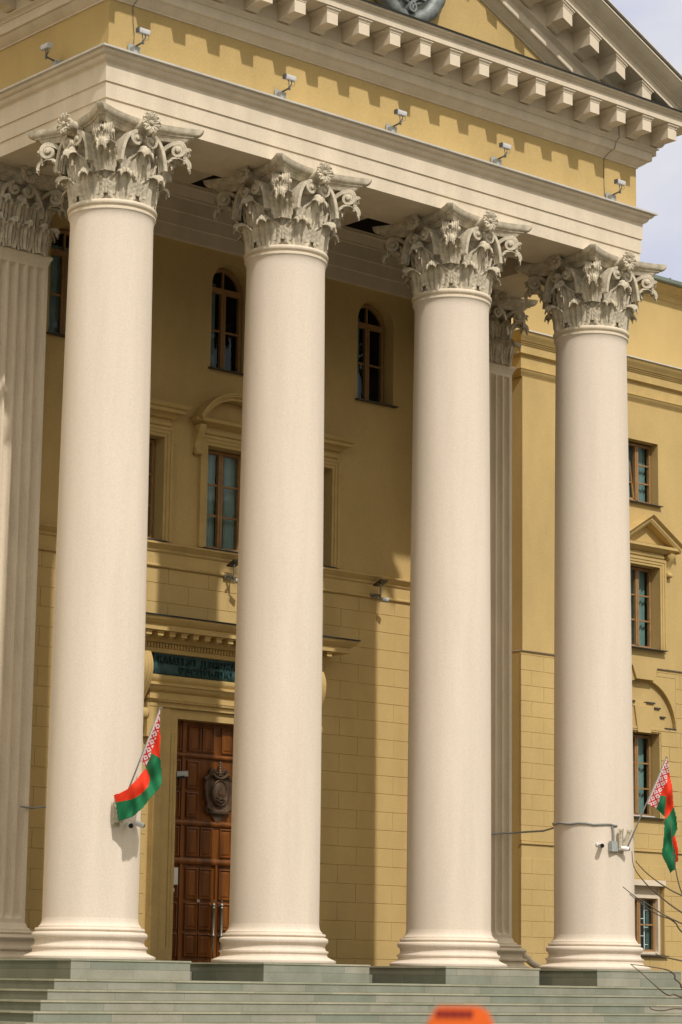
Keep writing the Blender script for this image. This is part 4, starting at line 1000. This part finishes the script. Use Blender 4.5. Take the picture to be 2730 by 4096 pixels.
T2 = {'pieces': [(px_poly(P, o2, s2, m2), k) for P, k in [
    ([(1345, 185), (1362, 200), (1392, 375), (1365, 400), (1355, 520), (1300, 600), (1265, 700), (1245, 790), (1210, 868), (1090, 800)], 'o'),
    ([(1365, 395), (1394, 375), (1425, 560), (1455, 840), (1390, 950), (1322, 1030), (1330, 860), (1340, 715), (1290, 690), (1265, 700), (1300, 600), (1355, 520)], 'r'),
    ([(1265, 700), (1290, 690), (1340, 715), (1330, 860), (1322, 980), (1270, 930), (1210, 868), (1245, 790)], 'g'),
    ([(1455, 840), (1475, 980), (1495, 1150), (1462, 1225), (1415, 1290), (1450, 1440), (1465, 1590), (1462, 1695), (1420, 1720), (1385, 1752), (1340, 1650), (1288, 1500), (1300, 1300), (1315, 1080), (1322, 1030), (1390, 950)], 'g'),
    ([(1462, 1225), (1476, 1320), (1488, 1450), (1495, 1590), (1466, 1605), (1450, 1440), (1415, 1290)], 'r')]],
    'hoist': px_poly([(1090, 800)], o2, s2, m2)[0]}
flag('flag', (5.24, -.70, 2.0), (5.50, -1.37, 3.496), T2, 'red and green flag hanging straight down beside the column nearest the side wing')

# V-shaped twin socket brackets holding the poles
def bracket(x, z, lean, label):
    r = empty('flag_bracket', (x, -.668, z)); b = MB()
    b.box(-.05, .05, -.03, .02, -.06, .16); b.box(-.07, .07, -.014, .012, -.09, -.05); b.build('back_plate', BRKT, r)
    for sd in (-1, 1):
        b = MB(); a = Vector((sd * .03, -.05, -.03)); d = Vector((.19 if sd > 0 else -.10, -.50 if sd > 0 else -.18, 1.45)).normalized()
        b.tube([a, a + d * .34], .034, 12, caps=False); b.tube([a + d * .32, a + d * .345], .044, 12, caps=False); b.tube([a + d * .0, a + d * .03], .042, 12)
        for k in range(4):
            an = k * PI / 2; e = Vector((math.cos(an) * .04, math.sin(an) * .04, 0)); b.tube([a + e, a + d * .36 + e * 1.1], .008, 6)
        b.build('socket', BRKT, r, smooth=40)
    thing(r, label, 'bracket', 'flagpole brackets on columns'); return r
bracket(-5.27, 1.93, 0, 'rusty cream iron bracket half hidden behind the blown flag end')
bracket(5.10, 2.0, 0, 'rusty cream iron twin socket bracket above white cameras on the column')

# white bullet cameras under the brackets
def bullet(loc, d, label, drop=.0):
    r = empty('bullet_camera', loc); d = Vector(d).normalized(); c = Vector((0, -.12, 0)); b = MB()
    b.tube([(0, .0, .02), (0, -.07, .02), c], .016, 8); b.tube([(0, .01, .02), (0, -.02, .02)], .04, 12); b.build('mount', WHITEP, r, smooth=40)
    b = MB(); b.tube([c - d * .07, c + d * .10], .046, 14); b.build('camera_body', WHITEP, r, smooth=40)
    b = MB(); b.tube([c + d * .10, c + d * .118], [.044, .036], 14); b.build('lens', BLACKP, r, smooth=40)
    r.scale = (.82,) * 3; thing(r, label, 'camera', 'white bullet cameras on columns')
bullet((-5.10, -.66, 1.87), (-.35, -.9, -.18), 'white bullet camera seen from its black lens below the blown flag')
bullet((-4.90, -.59, 1.90), (.95, -.25, -.28), 'white bullet camera pointing away sideways below the blown flag')
bullet((4.74, -.50, 2.04), (-.65, -.75, -.12), 'white bullet camera with its black lens facing out left of the cable box')
bullet((5.10, -.668, 2.0), (.8, -.55, -.12), 'white bullet camera under the twin socket bracket right of the cable box')
b = MB(); b.box(-.075, .075, -.05, .02, -.085, .085); o = b.build('junction_box', GREYBOX); o.location = (4.95, -.655, 2.03); thing(o, 'grey cable box between two white cameras on a column', 'box')

def rcol(z): t = max(0, (z - .58) / 10.14); return .678 - .058 * t ** 1.7
pts = [(5.87, 2.62, 2.43), (5.85, 2.59, 2.42), (5.5, 2.585, 2.36), (5.2, 2.59, 2.36)]
pts = [(4.9, 2.57, 2.36), (5.3, 2.585, 2.365), (5.60, 2.585, 2.40), (5.82, 2.58, 2.41), (5.86, 2.50, 2.42), (5.6, 1.6, 2.40), (5.2, .9, 2.42), (4.9, .68, 2.44)]
for k in range(13):
    a = math.radians(120 + k * 11.5); pts.append((K + .690 * math.cos(a), .690 * math.sin(a), 2.44 - .06 * (k / 12) + .012 * math.sin(k * 1.9)))
pts += [(4.935, -.655, 2.36), (4.95, -.672, 2.30), (4.95, -.676, 2.2), (4.95, -.676, 2.11)]
b = MB(); b.tube(pts, .017, 8); o = b.build('cable', CABLE, None, smooth=50); thing(o, 'grey cable from the fluted pier round the column to its cable box', 'cable')
b = MB(); b.tube([(-4.7, 2.60, 2.30), (-4.52, 2.59, 2.29), (-4.45, 2.7, 2.29), (-4.3, 2.0, 2.33), (-4.6, .6, 2.36), (-4.75, .5, 2.36)], .015, 8); o = b.build('cable', CABLE, None, smooth=50); thing(o, 'grey cable spanning from fluted pier to column at the portico corner', 'cable')

# wires down the cornice and frieze
b = MB(); b.tube([(-5.30, -.80, 14.34), (-5.30, -.785, 14.20), (-5.33, -.70, 14.13), (-5.34, -.585, 14.05), (-5.33, -.585, 13.8), (-5.30, -.585, 13.6), (-5.32, -.60, 13.40), (-5.30, -.62, 13.27)], .005, 6); o = b.build('wire', DARKARM); thing(o, 'thin dark wire down the frieze beside the portico corner camera', 'wire')
b = MB(); b.tube([(5.02, -.86, 14.74), (5.02, -.86, 14.44), (5.02, -.88, 14.40), (5.02, -.79, 14.34), (4.98, -.79, 14.20), (4.93, -.70, 14.13), (4.92, -.585, 14.05), (4.92, -.583, 13.7), (4.93, -.583, 13.40), (4.96, -.62, 13.28)], .005, 6); o = b.build('wire', DARKARM); thing(o, 'thin dark wire down the frieze at the end beside the side wing', 'wire')
b = MB(); b.tube([(3.53, -.72, 15.0), (3.53, -.72, 15.10)], .045, 12); b.tube([(3.53, -.72, 15.10), (3.53, -.72, 15.30)], .032, 12); o = b.build('vent_pipe', ZINC, None, smooth=40); thing(o, 'short silver pipe standing on the cornice in the pediment corner', 'pipe')
b = MB(); b.tube([(6.06, 2.56, .27), (6.13, 2.53, .20), (6.22, 2.50, .12), (6.36, 2.44, .05)], .06, 12); b.tube([(6.13, 2.53, .20), (6.15, 2.525, .18)], .072, 12); o = b.build('drain_pipe', TRIM, None, smooth=40); thing(o, 'cream drain pipe elbow at the foot of the fluted pier', 'pipe')
b = MB(); b.box(-.075, .075, -.05, 0, -.14, .14); b.box(-.065, .065, -.056, -.05, -.13, .13); o = b.build('wall_box', WHITEP); o.location = (-.90, DY - .03, 1.42); thing(o, 'white plastic box on the wooden door beside the jamb', 'box')
b = MB(); disc(b, (0, 0, 0), (0, -1, 0), .055, .05, 20); o = b.build('door_bell', WHITEP, None, smooth=50); o.location = (-.925, DY - .03, 1.19); thing(o, 'round white bell under the white box beside the door jamb', 'bell')
r = empty('jamb_camera', (-.95, 3.62, 3.07)); b = MB(); b.obox((.07, -.02, .02), (1, -.25, .1), (.25, 1, 0), (-.1, 0, 1), .10, .05, .045); b.build('camera_body', GREYBOX, r); b = MB(); b.obox((.03, -.05, -.04), (1, -.25, .1), (.25, 1, 0), (-.1, 0, 1), .06, .04, .02); b.build('lens', BLACKP, r)
b = MB(); b.tube([(-.02, 0, 0), (.05, -.01, .01)], .015, 8); b.build('mount', STEEL, r); thing(r, 'small grey camera on the door jamb beside the emblem', 'camera')

# ------------------------------------------------------------------ bare tree reaching in from the street side
TX, TY = 5.5, -7.2
tr = thing(empty('bare_tree', (TX, TY, GZ)), 'bare tree whose thin leafless twigs reach across the side column', 'tree')
def W(p): return (p[0] - TX, p[1] - TY, p[2] - GZ)
b = MB(); b.tube([W(p) for p in ((TX, TY, GZ), (TX - .02, TY, -1.0), (TX - .1, TY + .05, 0.2), (TX - .03, TY, 1.6), (TX + .1, TY - .1, 3.2), (TX, TY, 5.4))], [.11, .09, .075, .06, .04, .008], 10); b.build('trunk', BARK, tr, smooth=50)
def bend(pts, n=5):
    out = []; pts = [Vector(p) for p in pts]
    for i in range(len(pts) - 1):
        p0 = pts[max(0, i - 1)]; p1, p2 = pts[i], pts[i + 1]; p3 = pts[min(len(pts) - 1, i + 2)]
        for k in range(n):
            t = k / n; out.append(.5 * ((2 * p1) + (p2 - p0) * t + (2 * p0 - 5 * p1 + 4 * p2 - p3) * t * t + (3 * p1 - p0 - 3 * p2 + p3) * t ** 3))
    out.append(pts[-1]); return out
br = [[(-.615, -6, 1.06), (-.377, -6, .938), (-.107, -6.0, .836), (.203, -6, .709), (.585, -6.02, .588), (1.4, -6.1, .35), (TX - .06, TY + .03, -.1)],
      [(-.48, -6, .965), (-.2, -6, .82), (.1, -6.0, .70), (.32, -6, .655), (.46, -6.0, .59), (.60, -6, .47), (1.2, -6.1, .1), (TX - .06, TY + .03, -.3)],
      [(-.40, -6.05, 1.42), (-.323, -6, 1.39), (-.102, -6, 1.246), (.219, -6, 1.101), (.592, -6, .982), (1.5, -6.1, .75), (TX - .06, TY + .03, .5)],
      [(-.43, -6.0, 1.55), (-.391, -6, 1.339), (-.219, -6, 1.17), (.032, -6, 1.01), (.588, -6, .746), (1.5, -6.1, .4), (TX - .06, TY + .03, .2)],
      [(.38, -6.0, 2.0), (.40, -6, 1.7), (.452, -6, 1.379), (.593, -6, 1.009), (.9, -6.05, .6), (1.6, -6.1, .1), (TX - .06, TY + .03, -.6)],
      [(-.475, -6, .023), (-.216, -6, .008), (.113, -6, -.02), (.30, -6, -.05), (.42, -6, -.11), (.5, -6, -.20), (1.2, -6.1, -.42), (TX - .06, TY + .03, -.8)],
      [(-.475, -6, .026), (-.26, -6, -.09), (-.061, -6, -.209), (.15, -6, -.33), (.30, -6, -.385), (.40, -6, -.37), (.567, -6, -.41), (1.2, -6.1, -.55), (TX - .06, TY + .03, -.95)],
      [(.03, -6, .18), (.14, -6, .14), (.253, -6, .125), (.576, -6, .085), (1.4, -6.1, -.05), (TX - .06, TY + .03, -.4)],
      [(-.111, -6, -.535), (-.05, -6, -.575), (.16, -6, -.591), (.564, -6, -.566), (1.4, -6.1, -.7), (TX - .06, TY + .03, -1.1)]]
rb = random.Random(3)
for k in range(26):
    z = .4 + 4.6 * k / 26; a = rb.uniform(-1.25, 1.25) ; l = rb.uniform(.9, 1.9) * (1 - .10 * z); d = Vector((math.cos(a), math.sin(a) * .9, 0)); p0_ = Vector((TX, TY, z)); up_ = rb.uniform(.35, .8)
    pts_ = [p0_ + d * l + Vector((0, 0, l * up_)), p0_ + d * l * .7 + Vector((rb.uniform(-.1, .1), rb.uniform(-.1, .1), l * up_ * .62)), p0_ + d * l * .35 + Vector((0, rb.uniform(-.06, .06), l * up_ * .36)), p0_]
    br.append(pts_)
    for q in (1, 2): t_ = pts_[q]; br.append([t_ + d * .35 + Vector((rb.uniform(-.3, .3), rb.uniform(-.35, .35), rb.uniform(.2, .5))), t_ + d * .15 + Vector((0, 0, .12)), t_])
for k, p in enumerate(br):
    q = bend([W(v) for v in p]); n = len(q); b = MB(); b.tube(q, [.0055 + .011 * (i / (n - 1)) ** 1.2 for i in range(n)], 6); b.build('branch', BARK, tr, smooth=60)

# ------------------------------------------------------------------ orange taxi sign on an added post, near the photographer
R_, U_, F_ = cam_axes()
ob = thing(empty('orange_taxi_sign', (-21.86, -25.03, GZ)), 'bright orange plastic box with a dark red checked strip standing before the steps', 'box')
rt = Vector((.7544, -.6563, 0)).normalized(); fw = Vector((.6548, .7558, 0)).normalized(); up = Vector((0, 0, 1)); zt_ = -.348 - GZ
def OB(u, v, w): return rt * u + fw * v + up * (zt_ + w)
b = MB(); hh = .22
outl = [(-.082, -hh), (.082, -hh), (.080, -.04), (.068, -.012), (.052, -.002), (.045, 0), (-.045, 0), (-.053, -.003), (-.060, -.012), (-.078, -.045)]
b.grid([[OB(u * q, v, w) for u, w in outl] for v, q in ((-.05, .97), (-.045, 1.), (.045, 1.), (.05, .97))], closev=True)
for v in (-.05, .05): b.add([OB(u * .97, v, w) for u, w in outl], [tuple(range(len(outl)))])
b.build('housing', ORANGE, ob, smooth=35)
b = MB()
for k in range(5): b.add([OB(-.058 + .018 * k + dx, -.0525, w) for dx, w in ((0, -.026), (.0145, -.026), (.0165, -.009), (.002, -.009))], [(0, 1, 2, 3)])
b.build('checked_strip', DARKRED, ob)
b = MB(); b.tube([(0, 0, 0), (0, 0, zt_ - hh + .01)], .022, 12); b.build('post', STEEL, ob, smooth=40)

# ------------------------------------------------------------------ light
sun_dir = Vector((-.277, -1, 1.16)).normalized()
ld = bpy.data.lights.new('sun', 'SUN'); ld.energy = 2.6; ld.angle = math.radians(1.2); ld.color = (1., .94, .87)
so = bpy.data.objects.new('sun', ld); COL.objects.link(so); so.rotation_euler = (-sun_dir).to_track_quat('-Z', 'Y').to_euler()
w = bpy.data.worlds.new('World'); S.world = w; w.use_nodes = True; N = w.node_tree.nodes; L = w.node_tree.links
bg = N['Background']; sk = N.new('ShaderNodeTexSky'); sk.sky_type = 'NISHITA'; sk.sun_disc = False
sk.sun_elevation = math.asin(sun_dir.z); sk.sun_rotation = math.atan2(sun_dir.x, sun_dir.y)
sk.air_density = 1.0; sk.dust_density = 1.6; sk.ozone_density = 1.5
tc = N.new('ShaderNodeTexCoord'); nz = N.new('ShaderNodeTexNoise'); nz.inputs['Scale'].default_value = 3.2; nz.inputs['Detail'].default_value = 7; nz.inputs['Roughness'].default_value = .55; nz.inputs['Distortion'].default_value = .4
mp = N.new('ShaderNodeMapping'); mp.inputs['Scale'].default_value = (1, 1, 2.2); L.new(tc.outputs['Generated'], mp.inputs[0]); L.new(mp.outputs[0], nz.inputs['Vector'])
rp = N.new('ShaderNodeMapRange'); rp.inputs[1].default_value = .34; rp.inputs[2].default_value = .70; rp.inputs[3].default_value = -.42; rp.inputs[4].default_value = .38
L.new(nz.outputs['Fac'], rp.inputs[0])
# dimmer, bluer sky put towards the view, brighter warm haze elsewhere for fill
dp = N.new('ShaderNodeVectorMath'); dp.operation = 'DOT_PRODUCT'; dp.inputs[1].default_value = Vector((.66, .72, .25)).normalized()
nm = N.new('ShaderNodeVectorMath'); nm.operation = 'NORMALIZE'; L.new(tc.outputs['Generated'], nm.inputs[0]); L.new(nm.outputs[0], dp.inputs[0])
bk = N.new('ShaderNodeMapRange'); bk.interpolation_type = 'SMOOTHSTEP'; bk.inputs[1].default_value = .62; bk.inputs[2].default_value = .97; bk.inputs[3].default_value = .03; bk.inputs[4].default_value = .70
L.new(dp.outputs['Value'], bk.inputs[0]); ad = N.new('ShaderNodeMath'); ad.operation = 'ADD'; ad.use_clamp = True; L.new(rp.outputs[0], ad.inputs[0]); L.new(bk.outputs[0], ad.inputs[1])
hz = N.new('ShaderNodeMix'); hz.data_type = 'RGBA'; hz.inputs[0].default_value = .8; hz.inputs[7].default_value = (22, 20.6, 17.2, 1); L.new(sk.outputs[0], hz.inputs[6])   # thin warm haze over the clear sky
mx = N.new('ShaderNodeMix'); mx.data_type = 'RGBA'; mx.inputs[7].default_value = (7.3, 8.3, 12.4, 1)
L.new(ad.outputs[0], mx.inputs[0]); L.new(hz.outputs[2], mx.inputs[6]); L.new(mx.outputs[2], bg.inputs['Color']); bg.inputs['Strength'].default_value = .05

# ------------------------------------------------------------------ camera
cd = bpy.data.cameras.new('camera'); cam = bpy.data.objects.new('camera', cd); COL.objects.link(cam); S.camera = cam
M = Matrix(((R_.x, U_.x, -F_.x, CAM.x), (R_.y, U_.y, -F_.y, CAM.y), (R_.z, U_.z, -F_.z, CAM.z), (0, 0, 0, 1))); cam.matrix_world = M
cd.sensor_fit = 'VERTICAL'; cd.sensor_height = 36; cd.lens = FPX / 4096 * 36; cd.clip_end = 3000; cd.clip_start = .1
cd.dof.use_dof = True; cd.dof.focus_distance = 41; cd.dof.aperture_fstop = 4.0
vs = S.view_settings; vs.view_transform = 'Standard'; vs.look = 'None'; vs.exposure = .25; vs.gamma = 1
